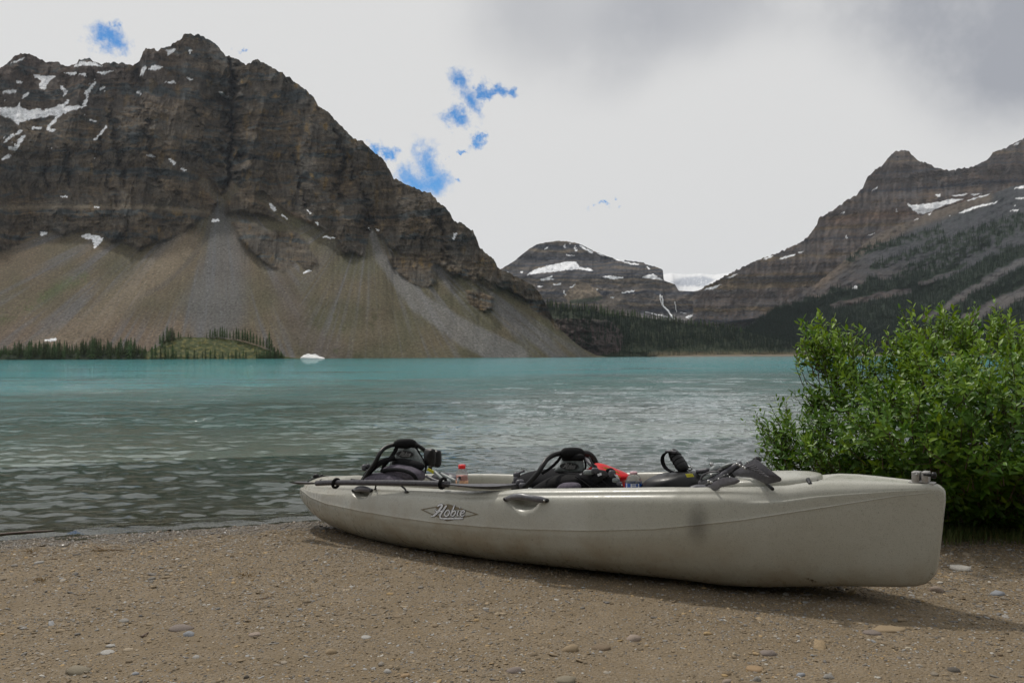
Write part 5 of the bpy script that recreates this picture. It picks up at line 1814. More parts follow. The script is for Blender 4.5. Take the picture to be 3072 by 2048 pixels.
def seat_far():
    root = empty('kayak_chair', tuple(K(1190, 1462, 0)), 'folded kayak seat with purple grey cushions nearest the lake', 'seat', 'kayak seats')
    fr_ = Ks([(1090, 1440), (1108, 1412), (1126, 1386), (1138, 1362), (1152, 1345), (1172, 1336), (1192, 1332)], [.16, .17, .16, .14, .10, .06, .03])
    fr2 = Ks([(1192, 1331), (1222, 1329), (1246, 1333), (1268, 1346), (1284, 1362), (1292, 1386), (1290, 1408)], [.03, .0, -.03, -.08, -.12, -.15, -.16])
    obj('frame_tube', MB().tube(fr_, .0125, 8, 4).mesh('frame_tube'), M_BLACK, root)
    obj('frame_tube', MB().tube(fr2, .0125, 8, 4).mesh('frame_tube'), M_BLACK, root)
    obj('top_grip', MB().tube(Ks([(1184, 1333), (1196, 1331), (1218, 1330), (1236, 1331), (1249, 1336)], [.05, .04, .01, -.02, -.05]), [.016, .027, .029, .027, .016], 12, 3).mesh('top_grip'), M_RUBBER, root)
    out = smooth_closed([(1190, 1345), (1218, 1341), (1245, 1345), (1256, 1360), (1270, 1382), (1272, 1402), (1225, 1408), (1180, 1400), (1168, 1390), (1182, 1368)])
    obj('backrest', MB().pillow(Ks(out, .0), KN3 * .035).mesh('backrest'), M_PANEL, root)
    print_on(root, 1214, 1361, 25, 9.5, .022)
    # black piping round the backrest and the mesh pocket
    obj('backrest_strap', MB().tube(Ks([(1192, 1338), (1182, 1358), (1166, 1380), (1152, 1396), (1148, 1424), (1150, 1444)], [.04, .05, .07, .09, .11, .13]), [.012, .012, .011, .012, .013, .013], 8, 4, flat=.5).mesh('backrest_strap'), M_FABRIC, root)
    obj('backrest_strap', MB().tube(Ks([(1246, 1338), (1258, 1362), (1272, 1386), (1278, 1404), (1270, 1430)], [-.04, -.03, -.02, .0, .03]), .011, 8, 4, flat=.5).mesh('backrest_strap'), M_FABRIC, root)
    out = smooth_closed([(1180, 1376), (1205, 1374), (1250, 1382), (1272, 1394), (1268, 1408), (1230, 1412), (1180, 1404)])
    obj('mesh_pocket', MB().pillow(Ks(out, .04), KN3 * .05).mesh('mesh_pocket'), M_FABRIC, root)
    # cushions
    out = smooth_closed([(1150, 1404), (1180, 1393), (1210, 1393), (1240, 1400), (1264, 1416), (1268, 1436), (1258, 1444), (1225, 1440), (1160, 1432)])
    obj('cushion', MB().pillow(Ks(out, .06), KN3 * .16).mesh('cushion'), M_PURPLE, root)
    out = smooth_closed([(1092, 1446), (1094, 1430), (1112, 1420), (1150, 1417), (1190, 1421), (1218, 1432), (1226, 1446), (1180, 1452), (1130, 1452)])
    obj('cushion', MB().pillow(Ks(out, .11), KN3 * .16).mesh('cushion'), M_PURPLE, root)
    obj('cushion_piping', MB().tube(Ks([(1145, 1412), (1180, 1408), (1215, 1412), (1240, 1424), (1250, 1440)], [.13, .145, .145, .14, .12]), .011, 8, 4).mesh('cushion_piping'), M_FABRIC, root)
    obj('cushion_piping', MB().tube(Ks([(1090, 1440), (1110, 1412), (1140, 1388), (1160, 1380), (1185, 1372)], [.15, .15, .13, .10, .06]), [.016, .018, .018, .017, .015], 8, 4).mesh('cushion_piping'), M_FABRIC, root)
    obj('buckle', MB().ball(K(1093, 1402, .12), .016, .02, .020, 10, 7, power=.7).ball(K(1104, 1396, .12), .012, .012, .012, 8, 6).mesh('buckle'), M_DGREY, root)
    obj('side_strap', MB().tube(Ks([(1098, 1404), (1120, 1398), (1145, 1384)], [.12, .10, .08]), .009, 6, 3, flat=.6).mesh('side_strap'), M_FABRIC, root)


seat_far()


def pedal_far():
    root = empty('pedal_unit', tuple(K(1330, 1462, 0)), 'black pedal pads with grey crank between the far seat and the juice bottle', 'pedal drive', 'pedal drives')
    for x0, x1, y0, y1, b in ((1277, 1302, 1344, 1400, -.02), (1298, 1319, 1348, 1402, -.07)):
        out = smooth_closed([(x0 + 4, y0), (x1 - 5, y0 + 1), (x1, y0 + 8), (x1, y1 - 10), (x1 - 4, y1), (x0 + 6, y1 - 3), (x0, y1 - 12), (x0, y0 + 9)])
        obj('pedal', MB().pillow(Ks(out, b), KN3 * .07, bulge=1.0).mesh('pedal'), M_BLACK, root)
    obj('yellow_tag', MB().slab(Ks([(1284, 1403), (1303, 1412), (1300, 1420), (1281, 1410)], .03), KN3 * .004).mesh('yellow_tag'), M_YELLOW, root)
    obj('crank_arm', MB().tube(Ks([(1302, 1412), (1318, 1428), (1336, 1444)], [.02, .04, .05]), [.009, .010, .009], 8, 3).mesh('crank_arm'), M_GREY, root)
    obj('crank_arm', MB().tube(Ks([(1280, 1428), (1300, 1438), (1322, 1446)], [.05, .06, .07]), [.010, .009, .010], 8, 3).mesh('crank_arm'), M_DGREY, root)
    obj('crank_arm', MB().tube(Ks([(1318, 1418), (1345, 1432), (1372, 1444)], [.0, .02, .04]), [.009, .012, .008], 8, 3).mesh('crank_arm'), M_GREY, root)
    out = smooth_closed([(1296, 1446), (1300, 1424), (1320, 1417), (1350, 1418), (1378, 1428), (1388, 1448), (1340, 1456)])
    obj('seat_shell', MB().pillow(Ks(out, -.10), KN3 * .10).mesh('seat_shell'), M_DGREY, root)
    obj('drive_body', MB().ball(K(1340, 1446, .04), .05, .04, .020, 14, 8).mesh('drive_body'), M_GREY, root)
    obj('bolt', MB().lathe(K(1376, 1452, .06), [(.006, 0), (.009, .004), (.009, .03), (.004, .034)], 10).mesh('bolt'), M_STEEL, root)


pedal_far()


def clear_mat(name, tint, rough=0.05, alpha=0.45):
    m, t = mat(name)
    p = t.n('ShaderNodeBsdfPrincipled', ins={'Base Color': tuple(tint) + (1,), 'Roughness': rough, 'Transmission Weight': 0.85, 'IOR': 1.2})
    tr_ = t.n('ShaderNodeBsdfTransparent', ins={'Color': tuple(tint) + (1,)})
    mx = t.n('ShaderNodeMixShader', ins={0: 0.45, 1: p, 2: tr_})
    t.n('ShaderNodeOutputMaterial', ins={'Surface': mx})
    return m


M_CLEAR = clear_mat('clear_plastic', (0.93, 0.95, 0.97))
M_JUICE = simple_mat('pink_juice', (0.62, 0.235, 0.175), 0.35, nscale=20, namt=0.12)
M_JLABEL = simple_mat('juice_label', (0.62, 0.36, 0.22), 0.5)
M_PINKCAP = simple_mat('pale_pink_cap', (0.55, 0.33, 0.36), 0.4)


def juice():
    c = K(1386, 1452, .03); top = K(1386, 1393, .03)
    h = top[2] - c[2]
    root = empty('juice_bottle', tuple(c), 'small clear bottle of pink juice with a red cap', 'bottle')
    R = .034
    obj('bottle_body', MB().lathe(c, [(R * .9, -.012), (R, -.004), (R, h * .30), (R * .93, h * .34), (R, h * .40), (R * .98, h * .58), (R * .72, h * .72), (R * .45, h * .80), (R * .44, h * .88)], 24).mesh('bottle_body'), M_CLEAR, root)
    obj('juice', MB().lathe(c, [(R * .86, -.010), (R * .95, 0), (R * .95, h * .30), (R * .88, h * .34), (R * .93, h * .44)], 24).mesh('juice'), M_JUICE, root)
    obj('label', MB().lathe(c, [(R * 1.01, h * .02), (R * 1.02, h * .03), (R * 1.02, h * .20), (R * 1.01, h * .21)], 24).mesh('label'), M_JLABEL, root)
    obj('cap', MB().lathe(c, [(R * .58, h * .80), (R * .60, h * .81), (R * .58, h * .985), (R * .50, h * 1.0)], 24).mesh('cap'), M_REDCAP, root)
    obj('label_print', MB().slab(Ks([(1375, 1428), (1382, 1428), (1382, 1437), (1375, 1437)], .069), KN3 * .002).mesh('label_print'), M_DKLINE, root)


juice()


def water_bottle():
    c = K(1901.5, 1480, .10); top = K(1901.5, 1419, .10)
    h = top[2] - c[2]
    root = empty('water_bottle', tuple(c), 'clear water bottle with a blue and white label beside the red bag', 'bottle')
    R = .0375
    obj('bottle_body', MB().lathe(c, [(R * .9, -.02), (R, -.012), (R, h * .52), (R * .99, h * .58), (R * .90, h * .72), (R * .70, h * .87), (R * .42, h * .96), (R * .38, h * .99)], 28).mesh('bottle_body'), M_CLEAR, root)
    obj('cap', MB().lathe(c, [(R * .44, h * .965), (R * .46, h * .97), (R * .45, h * 1.07), (R * .36, h * 1.08)], 20).mesh('cap'), M_PINKCAP, root)
    mbb = MB(); mbw = MB()
    n = 36
    for k in range(n):
        a0, a1 = 2 * math.pi * k / n, 2 * math.pi * (k + 1) / n
        q = [c + np.array([R * 1.02 * math.cos(a), R * 1.02 * math.sin(a), z]) for a, z in ((a0, -.01), (a1, -.01), (a1, h * .54), (a0, h * .54))]
        (mbw if k % 9 in (2, 6) else mbb).add(q, [(0, 1, 2, 3)])
    lb = obj('label', mbb.mesh('label'), M_LBLUE, root, label='blue label with white bars')
    obj('label_bars', mbw.mesh('label_bars'), M_WHITE, lb)
    mt = MB()
    for k, (y0, y1) in enumerate(((1452, 1454), (1457, 1459), (1462, 1464))):
        mt.add([K(x, y, .10 + R * 1.035) for x, y in ((1896, y0), (1909, y0), (1909, y1), (1896, y1))], [(0, 1, 2, 3)], False)
    obj('label_print', mt.mesh('label_print'), M_WHITE, lb)


water_bottle()


def seat_middle():
    root = empty('kayak_chair', tuple(K(1650, 1475, 0)), 'black kayak seat with a bent tube frame in the middle of the boat', 'seat', 'kayak seats')
    f1 = Ks([(1570, 1464), (1590, 1444), (1612, 1420), (1628, 1396), (1642, 1376), (1662, 1364), (1688, 1357)], [.22, .22, .20, .17, .13, .09, .05])
    obj('frame_tube', MB().tube(f1, .0125, 8, 4).mesh('frame_tube'), M_BLACK, root)
    f2 = Ks([(1745, 1358), (1764, 1362), (1778, 1372), (1788, 1390), (1792, 1410)], [-.03, -.07, -.10, -.13, -.15])
    obj('frame_tube', MB().tube(f2, [.013, .018, .016, .014, .013], 8, 4).mesh('frame_tube'), M_BLACK, root)
    obj('top_grip', MB().tube(Ks([(1683, 1358), (1692, 1359), (1716, 1358), (1738, 1359), (1750, 1366)], [.06, .05, .01, -.02, -.05]), [.016, .026, .028, .026, .016], 12, 3).mesh('top_grip'), M_RUBBER, root)
    out = smooth_closed([(1692, 1372), (1720, 1368), (1746, 1372), (1751, 1395), (1748, 1416), (1705, 1416), (1664, 1412), (1680, 1392)])
    obj('backrest', MB().pillow(Ks(out, .0), KN3 * .035).mesh('backrest'), M_PANEL, root)
    obj('backrest_top', MB().pillow(Ks(smooth_closed([(1690, 1362), (1720, 1358), (1749, 1363), (1750, 1380), (1720, 1382), (1688, 1381)]), .004), KN3 * .05).mesh('backrest_top'), M_RUBBER, root)
    print_on(root, 1707, 1397, 27, 10, .022)
    obj('backrest_strap', MB().tube(Ks([(1684, 1366), (1672, 1384), (1650, 1404), (1625, 1420)], [.05, .07, .10, .13]), .008, 8, 4, flat=.6).mesh('backrest_strap'), M_FABRIC, root)
    obj('backrest_strap', MB().tube(Ks([(1750, 1366), (1756, 1384), (1756, 1404), (1748, 1420)], [-.04, -.02, .0, .01]), .009, 8, 4, flat=.6).mesh('backrest_strap'), M_FABRIC, root)
    obj('backrest_strap', MB().tube(Ks([(1756, 1374), (1768, 1388), (1782, 1398), (1786, 1404)], [-.02, .02, .04, .05]), [.007, .010, .010, .008], 8, 3).mesh('backrest_strap'), M_DGREY, root)
    out = smooth_closed([(1548, 1466), (1550, 1440), (1572, 1420), (1612, 1410), (1660, 1405), (1720, 1412), (1765, 1430), (1775, 1466), (1700, 1478), (1600, 1478)])
    obj('seat_shell', MB().pillow(Ks(out, -.06), KN3 * .30).mesh('seat_shell'), M_FABRIC, root)
    out = smooth_closed([(1592, 1474), (1640, 1436), (1690, 1420), (1740, 1424), (1762, 1440), (1765, 1474), (1680, 1482)])
    obj('cushion', MB().pillow(Ks(out, .08), KN3 * .14).mesh('cushion'), M_RUBBER, root)
    out = smooth_closed([(1672, 1470), (1685, 1450), (1715, 1446), (1736, 1452), (1738, 1468), (1705, 1474)])
    obj('cushion_roll', MB().pillow(Ks(out, .17), KN3 * .09).mesh('cushion_roll'), M_PURPLE, root)
    cl = MB().ball(K(1550, 1424, .17), .018, .018, .015, 10, 7, power=.7).ball(K(1548, 1440, .18), .014, .016, .020, 10, 7, power=.7).ball(K(1560, 1448, .2), .022, .02, .018, 10, 7, power=.7).ball(K(1566, 1456, .22), .016, .016, .014, 10, 7, power=.7)
    cl.tube(Ks([(1552, 1422), (1562, 1416), (1573, 1412)], .17), .006, 6, 2)
    obj('clip', cl.mesh('clip'), M_DGREY, root)
    obj('knob', MB().ball(K(1590, 1468, .25), .014, .010, .010, 10, 6).mesh('knob'), M_GREY, root)


seat_middle()


def red_bag():
    root = empty('dry_bag', tuple(K(1820, 1470, -.05)), 'shiny red coated bag leaning behind the black vest', 'bag')
    out = smooth_closed([(1752, 1416), (1768, 1402), (1786, 1389), (1805, 1391), (1840, 1405), (1870, 1417), (1887, 1428), (1885, 1438), (1872, 1446), (1868, 1470), (1820, 1470), (1770, 1440)])
    obj('bag_body', MB().pillow(Ks(out, -.04), KN3 * .13).mesh('bag_body'), M_RED, root)
    mp = MB()
    for q in stroke_polys([(1810, 1402), (1835, 1408), (1858, 1419)], 3.0):
        mp.add([K(x, y, .034) for x, y in q], [(0, 1, 2, 3)], False)
    for q in stroke_polys([(1832, 1416), (1850, 1424), (1862, 1432)], 2.2):
        mp.add([K(x, y, .034) for x, y in q], [(0, 1, 2, 3)], False)
    obj('printed_stripe', mp.mesh('printed_stripe', weld=False), M_YELLOW, root)


red_bag()


def vest():
    root = empty('life_vest', tuple(K(1800, 1478, .1)), 'folded black life vest with grey buckles leaning on the red bag', 'life vest')
    out = smooth_closed([(1722, 1424), (1745, 1416), (1775, 1408), (1800, 1408), (1835, 1418), (1850, 1432), (1864, 1455), (1872, 1478), (1800, 1480), (1775, 1466), (1750, 1448)], 3)
    obj('vest_body', MB().pillow(Ks(out, .07), KN3 * .10).mesh('vest_body'), M_FABRIC, root)
    for pts in ([(1726, 1428), (1752, 1446), (1776, 1464), (1795, 1478)], [(1776, 1446), (1800, 1460), (1820, 1478)], [(1806, 1440), (1826, 1458), (1840, 1478)], [(1786, 1452), (1804, 1438), (1828, 1424)]):
        obj('seam', MB().tube(Ks(pts, .125), .0038, 6, 3).mesh('seam'), M_RUBBER, root)
    out = smooth_closed([(1782, 1426), (1806, 1420), (1822, 1428), (1812, 1442), (1788, 1450), (1774, 1442)], 3)
    obj('pocket', MB().pillow(Ks(out, .115), KN3 * .03).mesh('pocket'), M_RUBBER, root)
    for x, y, rx, rz in ((1766, 1416, .026, .012), (1785, 1411, .018, .014), (1848, 1440, .018, .011), (1858, 1450, .014, .009), (1836, 1420, .016, .016), (1758, 1420, .014, .010)):
        obj('buckle', MB().ball(K(x, y, .125), rx, .012, rz, 10, 6, power=.6).mesh('buckle'), M_DGREY if x not in (1766, 1848) else M_GREY, root)
    for q in ([(1792, 1421), (1803, 1417), (1805, 1424), (1795, 1428)], [(1738, 1422), (1746, 1419), (1744, 1424)], [(1843, 1422), (1852, 1424), (1858, 1437), (1850, 1432)], [(1862, 1451), (1868, 1453), (1866, 1456)]):
        obj('reflective_patch', MB().slab(Ks(q, .128), KN3 * .003).mesh('reflective_patch'), M_WHITE, root)
    obj('strap', MB().tube(Ks([(1768, 1372), (1778, 1392), (1790, 1402), (1780, 1412)], [.02, .08, .11, .12]), .007, 6, 3, flat=.6).mesh('strap'), M_FABRIC, root)
    obj('strap', MB().tube(Ks([(1820, 1412), (1832, 1408), (1842, 1416), (1840, 1428)], .11), .009, 6, 3, flat=.7).mesh('strap'), M_FABRIC, root)


vest()


def seat_near():
    root = empty('kayak_chair', tuple(K(2010, 1478, 0)), 'smooth black bucket shaped seat back with a yellow tag behind the pedals', 'seat', 'kayak seats')
    out = smooth_closed([(1916, 1478), (1924, 1462), (1938, 1444), (1956, 1430), (1980, 1420), (2015, 1414), (2055, 1412), (2084, 1417), (2100, 1432), (2112, 1455), (2114, 1478), (2010, 1484)])
    obj('seat_back', MB().pillow(Ks(out, .02), KN3 * .26).mesh('seat_back'), M_BLACK, root)
    obj('yellow_tag', MB().slab(Ks([(2056, 1421), (2077, 1420), (2082, 1429), (2062, 1431)], .145), KN3 * .004).mesh('yellow_tag'), M_YELLOW, root)
    out = smooth_closed([(2076, 1418), (2100, 1413), (2125, 1414), (2140, 1426), (2120, 1434), (2095, 1432)])
    obj('side_flap', MB().pillow(Ks(out, -.02), KN3 * .05).mesh('side_flap'), M_GREY, root)
    obj('knob', MB().ball(K(2100, 1466, .22), .05, .03, .018, 12, 7).mesh('knob'), M_DGREY, root)
    obj('eyelet', MB().tube(np.array([K(2069, 1404, .0) + KT3 * .012 * math.cos(a) + UP3 * .008 * math.sin(a) for a in np.linspace(0, 6.28, 13)]), .003, 6, 1, cap=False).mesh('eyelet'), M_STEEL, root)


seat_near()


def pedal_drive():
    root = empty('pedal_drive', tuple(K(2180, 1470, 0)), 'grey and black pedal drive with two fins resting on the hatch', 'pedal drive', 'pedal drives')
    # upright pedal pad with its strap
    a, b_ = K(2018, 1357, .0), K(2052, 1408, .02)
    ax = (b_ - a); ln = np.linalg.norm(ax); ax /= ln
    pd = obj('pedal', MB().lathe(a, [(.010, -.012), (.019, -.008), (.025, .008), (.027, ln * .45), (.028, ln * .8), (.024, ln * 1.02), (.012, ln * 1.1)], 16, ax).mesh('pedal'), M_BLACK, root)
    for f in (.28, .5, .72):
        c = a + ax * ln * f
        obj('ridge', MB().lathe(c, [(.0272, -.003), (.0295, 0), (.0272, .003)], 16, ax).mesh('ridge'), M_RUBBER, pd)
    P = Ks([(2020, 1353), (2004, 1356), (1992, 1364), (1988, 1378), (1992, 1394), (2003, 1407), (2020, 1414), (2036, 1413)], [.02, .03, .03, .03, .03, .03, .03, .03])
    P = catmull(P, 4)
    V = []; 
    for i, p in enumerate(P):
        for sgn in (-1, 1):
            V.append(p + KN3 * .016 * sgn)
    F = grid_faces(len(P), 2).tolist()
    T = np.gradient(P, axis=0); T /= np.linalg.norm(T, axis=1)[:, None]
    V2 = [V[i] + np.cross(T[i // 2], KN3) * .003 for i in range(len(V))]
    obj('pedal_strap', MB().add(V, F).add(V2, grid_faces(len(P), 2, True).tolist()).mesh('pedal_strap'), M_FABRIC, pd)
    obj('buckle', MB().box(K(2014, 1354, .02), KT3 * .05, KN3 * .03, UP3 * .010).mesh('buckle', .002), M_DGREY, pd)
    # drive body
    out = smooth_closed([(2100, 1446), (2112, 1428), (2135, 1412), (2165, 1398), (2195, 1388), (2212, 1398), (2196, 1420), (2165, 1440), (2125, 1452)])
    obj('drive_body', MB().pillow(Ks(out, .05), KN3 * .09).mesh('drive_body'), M_BLACK, root)
    out = smooth_closed([(2103, 1440), (2108, 1426), (2128, 1416), (2150, 1414), (2158, 1421), (2145, 1434), (2120, 1444)])
    dr = obj('crank_drum', MB().pillow(Ks(out, .09), KN3 * .06).mesh('crank_drum'), M_GREY, root)
    obj('drum_rim', MB().tube(np.vstack([Ks(out, .115), Ks(out[:1], .115)]), .0042, 6, 1, cap=False).mesh('drum_rim'), M_DGREY, dr)
    obj('screw', MB().ball(K(2134, 1424, .125), .006, .006, .006, 8, 5).mesh('screw'), M_STEEL, dr)
    obj('mount_block', MB().pillow(Ks(smooth_closed([(2133, 1416), (2134, 1402), (2144, 1394), (2152, 1393), (2160, 1404), (2158, 1414), (2146, 1420)]), .06), KN3 * .07).mesh('mount_block'), M_GREY, root)
    p = K(2138, 1398, .06); q = K(2132, 1388, .06)
    obj('axle_pin', MB().tube([p, q], .008, 10, 1).mesh('axle_pin'), M_STEEL, root)
    out = smooth_closed([(2160, 1402), (2172, 1392), (2190, 1387), (2198, 1390), (2190, 1398), (2172, 1405)])
    obj('cover_plate', MB().pillow(Ks(out, .10), KN3 * .03).mesh('cover_plate'), M_GREY, root)
    obj('crank_arm', MB().tube(Ks([(2100, 1450), (2125, 1446), (2160, 1432), (2200, 1402), (2225, 1390)], [.10, .11, .11, .10, .08]), [.014, .016, .016, .014, .012], 8, 3).mesh('crank_arm'), M_DGREY, root)
    obj('crank_arm', MB().tube(Ks([(2090, 1414), (2110, 1412), (2128, 1408)], [.0, .0, .0]), [.008, .010, .008], 8, 2).mesh('crank_arm'), M_DGREY, root)
    # masts with sprocket sleeves
    def fin(mast, ridge, plane_pts, label, b0, b1):
        me = MB().tube(Ks(mast, [b0] * len(mast)), .0125, 10, 3).mesh('mast')
        ms = obj('mast', me, M_BLACK, root)
        out = [tuple(p) for a_, c_ in zip(plane_pts, plane_pts[1:] + plane_pts[:1]) for p in (a_, ((a_[0] + c_[0]) / 2, (a_[1] + c_[1]) / 2))]
        n = len(out)
        xs_ = np.array([p[0] for p in out]); t_ = (xs_ - xs_.min()) / (xs_.max() - xs_.min())
        P = np.array([K(x, y, b0 + (b1 - b0) * tt) for (x, y), tt in zip(out, t_)])
        f = obj('fin', MB().slab(P, KN3 * .004 + UP3 * .009).mesh('fin', .002), M_FIN, root, label=label)
        for rp in ridge:
            obj('batten', MB().tube(Ks(rp, [b0 + .035, b1 + .02]), .0022, 6, 1).mesh('batten'), M_DGREY, f)
        return ms
    ridges = [[(2238 + 6 * i, 1404 + 3.4 * i - 3), (2262 + 6.5 * i, 1395 + 5.2 * i - 1)] for i in range(8)]
    m1 = fin([(2178, 1434), (2215, 1414), (2250, 1393), (2272, 1379)], ridges, [(2190, 1424), (2215, 1408), (2245, 1392), (2266, 1378), (2278, 1384), (2312, 1411), (2345, 1436), (2340, 1441), (2298, 1450), (2276, 1438), (2252, 1430), (2222, 1427)], 'large charcoal fin lying over the hatch', .10, .27)
    m2 = fin([(2104, 1466), (2130, 1453), (2160, 1438), (2182, 1428)], [], [(2108, 1468), (2140, 1448), (2168, 1434), (2192, 1432), (2214, 1438), (2220, 1442), (2205, 1449), (2165, 1458), (2150, 1468), (2128, 1470)], 'lower charcoal fin hanging over the near rim', .20, .42)
    for ms, pts, b in ((m1, [(2212, 1391), (2220, 1395), (2230, 1400), (2236, 1404)], .17), (m2, [(2126, 1442), (2134, 1446), (2142, 1450), (2147, 1454)], .25)):
        for x, y in pts:
            obj('chain_link', MB().ball(K(x, y, b), .0075, .006, .0055, 8, 5).mesh('chain_link'), M_STEEL, ms)
    for x, y, b in ((2243, 1386, .15), (2190, 1432, .17), (2156, 1437, .22), (2182, 1424, .16)):
        obj('screw', MB().ball(K(x, y, b), .0055, .005, .0055, 8, 5).mesh('screw'), M_STEEL, root)
    obj('tip_cap', MB().ball(K(2272, 1379, .13), .018, .014, .014, 10, 7).mesh('tip_cap'), M_BLACK, root)


pedal_drive()

# ------------------------------------------------------------------ stones and driftwood
def ground_at(px, py, fine=True):
    r = ray(px, py)
    t = 3.0
    for _ in range(6):
        p = CAM + r * t
        z = float(beach_z(np.array(p[0]), np.array(p[1]), fine))
        t = (z - CAM[2]) / r[2]
    return CAM + r * t


def stone_mat(name, col):
    m, t = mat(name)
    tc = t.n('ShaderNodeTexCoord')
    oi = t.n('ShaderNodeObjectInfo')
    v = t.vmath('ADD', tc.outputs['Object'], t.n('ShaderNodeCombineXYZ', ins={0: t.math('MULTIPLY', oi.outputs['Random'], 9.0)}).outputs[0])
    n1 = t.noise(v, 45, 5, 0.65); n2 = t.noise(v, 260, 3, 0.6)
    c = t.mix(t.smooth(n1, 0.35, 0.65), tuple(np.array(col) * 0.78) + (1,), tuple(np.minimum(np.array(col) * 1.18, 0.6)) + (1,))
    c = t.mix(t.smooth(n2, 0.58, 0.7, 0, 0.35), c, (0.12, 0.10, 0.075, 1))
    b = t.n('ShaderNodeBump', ins={'Height': t.math('ADD', n1, n2), 'Strength': 0.35, 'Distance': 0.004})
    p = t.n('ShaderNodeBsdfPrincipled', ins={'Base Color': c, 'Roughness': 0.85, 'Specular IOR Level': 0.3, 'Normal': b})
    t.n('ShaderNodeOutputMaterial', ins={'Surface': p})
    return m


ST = {'purple': (0.20, 0.165, 0.145), 'blue': (0.26, 0.27, 0.29), 'pink': (0.275, 0.22, 0.18), 'olive': (0.215, 0.185, 0.135), 'white': (0.36, 0.345, 0.32), 'tan': (0.285, 0.215, 0.135), 'brown': (0.17, 0.125, 0.082), 'grey': (0.235, 0.22, 0.20), 'dark': (0.10, 0.088, 0.075), 'orange': (0.29, 0.20, 0.115), 'cream': (0.38, 0.33, 0.25)}
STM = {k: stone_mat(k + '_stone', v) for k, v in ST.items()}
stones = [(534, 1886, 75, 16, 'purple', 'flat purple brown stone above the pale blue stone at the lower left'), (563, 1903, 40, 15, 'blue', 'pale blue grey stone, brightest at the lower left of the beach'),
          (761, 1902, 44, 15, 'pink', 'long pinkish grey stone right of the pale blue stone'), (368, 1862, 36, 10, 'grey', 'thin grey stone above and left of the flat purple stone'),
          (223, 2014, 86, 20, 'olive', 'largest olive grey stone, half sunk at the bottom left'), (317, 1958, 46, 10, 'white', 'whitish flat stone between the olive and purple stones'),
          (327, 1937, 36, 8, 'white', 'narrow pale stone just above the whitish flat stone'), (991, 1955, 36, 17, 'tan', 'blocky tan stone alone below the middle of the boat'),
          (427, 1905, 24, 12, 'brown', 'small brown lump of wood-coloured stone left of the pale blue stone'), (404, 2020, 24, 10, 'blue', 'small blue grey stone right of the largest olive stone'),
          (738, 2030, 20, 12, 'dark', 'small dark stone at the bottom edge, left of centre'), (899, 1826, 18, 12, 'blue', 'small pale blue pebble under the far third of the boat'),
          (1108, 1720, 18, 9, 'tan', 'small tan stone just below the curve of the far hull'), (1712, 1945, 56, 25, 'tan', 'rounded tan stone, left one of a pair below the boat'),
          (1806, 1942, 62, 20, 'brown', 'rounded brown stone, right one of a pair below the boat'), (1903, 1915, 50, 19, 'pink', 'pinkish grey stone up and right of the brown and tan pair'),
          (1546, 2011, 58, 17, 'purple', 'flat purple grey stone near the bottom centre'), (1215, 2025, 36, 20, 'orange', 'warm tan wedge of stone at the bottom, left of centre'),
          (1161, 2013, 28, 14, 'white', 'greyish white stone beside the warm tan wedge'), (1697, 2041, 72, 18, 'olive', 'broad olive stone cut by the bottom edge of the picture'),
          (1096, 1911, 36, 8, 'white', 'thin pale sliver of stone left of the blocky middle gravel'), (2814, 1767, 46, 25, 'pink', 'pink grey stone beside the square near end of the boat'),
          (3001, 1779, 50, 18, 'blue', 'pale grey blue stone at the far right, behind the shadow'), (2680, 1890, 100, 17, 'tan', 'long flat tan slab in front of the boat\'s shadow'),
          (2622, 1899, 62, 12, 'purple', 'dark purple flat stone touching the long tan slab'), (2310, 1960, 58, 18, 'purple', 'grey purple stone between the cream block and the tan slab'),
          (2267, 2007, 54, 17, 'orange', 'orange tan oval stone near the bottom right of centre'), (2272, 2037, 26, 18, 'grey', 'round grey stone below the orange tan oval stone'),
          (2206, 1962, 16, 13, 'cream', 'small cream block of stone left of the grey purple stone'), (2727, 1942, 20, 12, 'cream', 'little cream stone below the long tan slab'),
          (2490, 2030, 42, 14, 'grey', 'plain grey stone at the bottom, right of the blue grey one'), (2405, 2023, 30, 14, 'blue', 'blue grey stone at the bottom, right of the orange oval'),
          (3003, 1962, 18, 15, 'brown', 'small dark brown stone at the far right of the beach'), (2867, 2010, 42, 13, 'dark', 'dark flat stone at the lower right of the beach'),
          (2184, 2043, 36, 12, 'pink', 'pinkish stone cut by the bottom edge below the cream block'), (2472, 1927, 18, 9, 'tan', 'little tan stone below the boat\'s shadow, left of the slab')]
for i, (px, py, w, h, cn, lab) in enumerate(stones):
    p = ground_at(px, py + h * 0.35)
    k = p[1] / FPX
    me = pebble_mesh(100 + i, 2, 'stone')
    o = obj('stone', me, STM[cn], label=lab, cat='stone', group='larger stones on the beach')
    o.location = (p[0], p[1] + w * k * 0.25, p[2] - h * k * 0.05)
    o.scale = (w * k / 2 * 0.95, w * k / 2 * 0.72, h * k * 0.72)
    o.rotation_euler = (random.uniform(-.1, .1), random.uniform(-.1, .1), random.uniform(-.5, .5))

M_WOOD = simple_mat('dark_wet_wood', (0.07, 0.04, 0.028), 0.6, nscale=40, namt=0.4)
M_TWIG = simple_mat('dry_twig', (0.16, 0.105, 0.06), 0.85, nscale=40, namt=0.4)


def stick(pts, r, m, lab):
    P = []
    for x, y in pts:
        g = ground_at(x, y); g = g.copy(); g[2] = max(g[2], 0.004) + (r[0] if hasattr(r, '__len__') else r) * 0.8
        P.append(g)
    obj('stick', MB().tube(P, r, 7, 4).mesh('stick'), m, label=lab, cat='stick', group='driftwood on the beach')


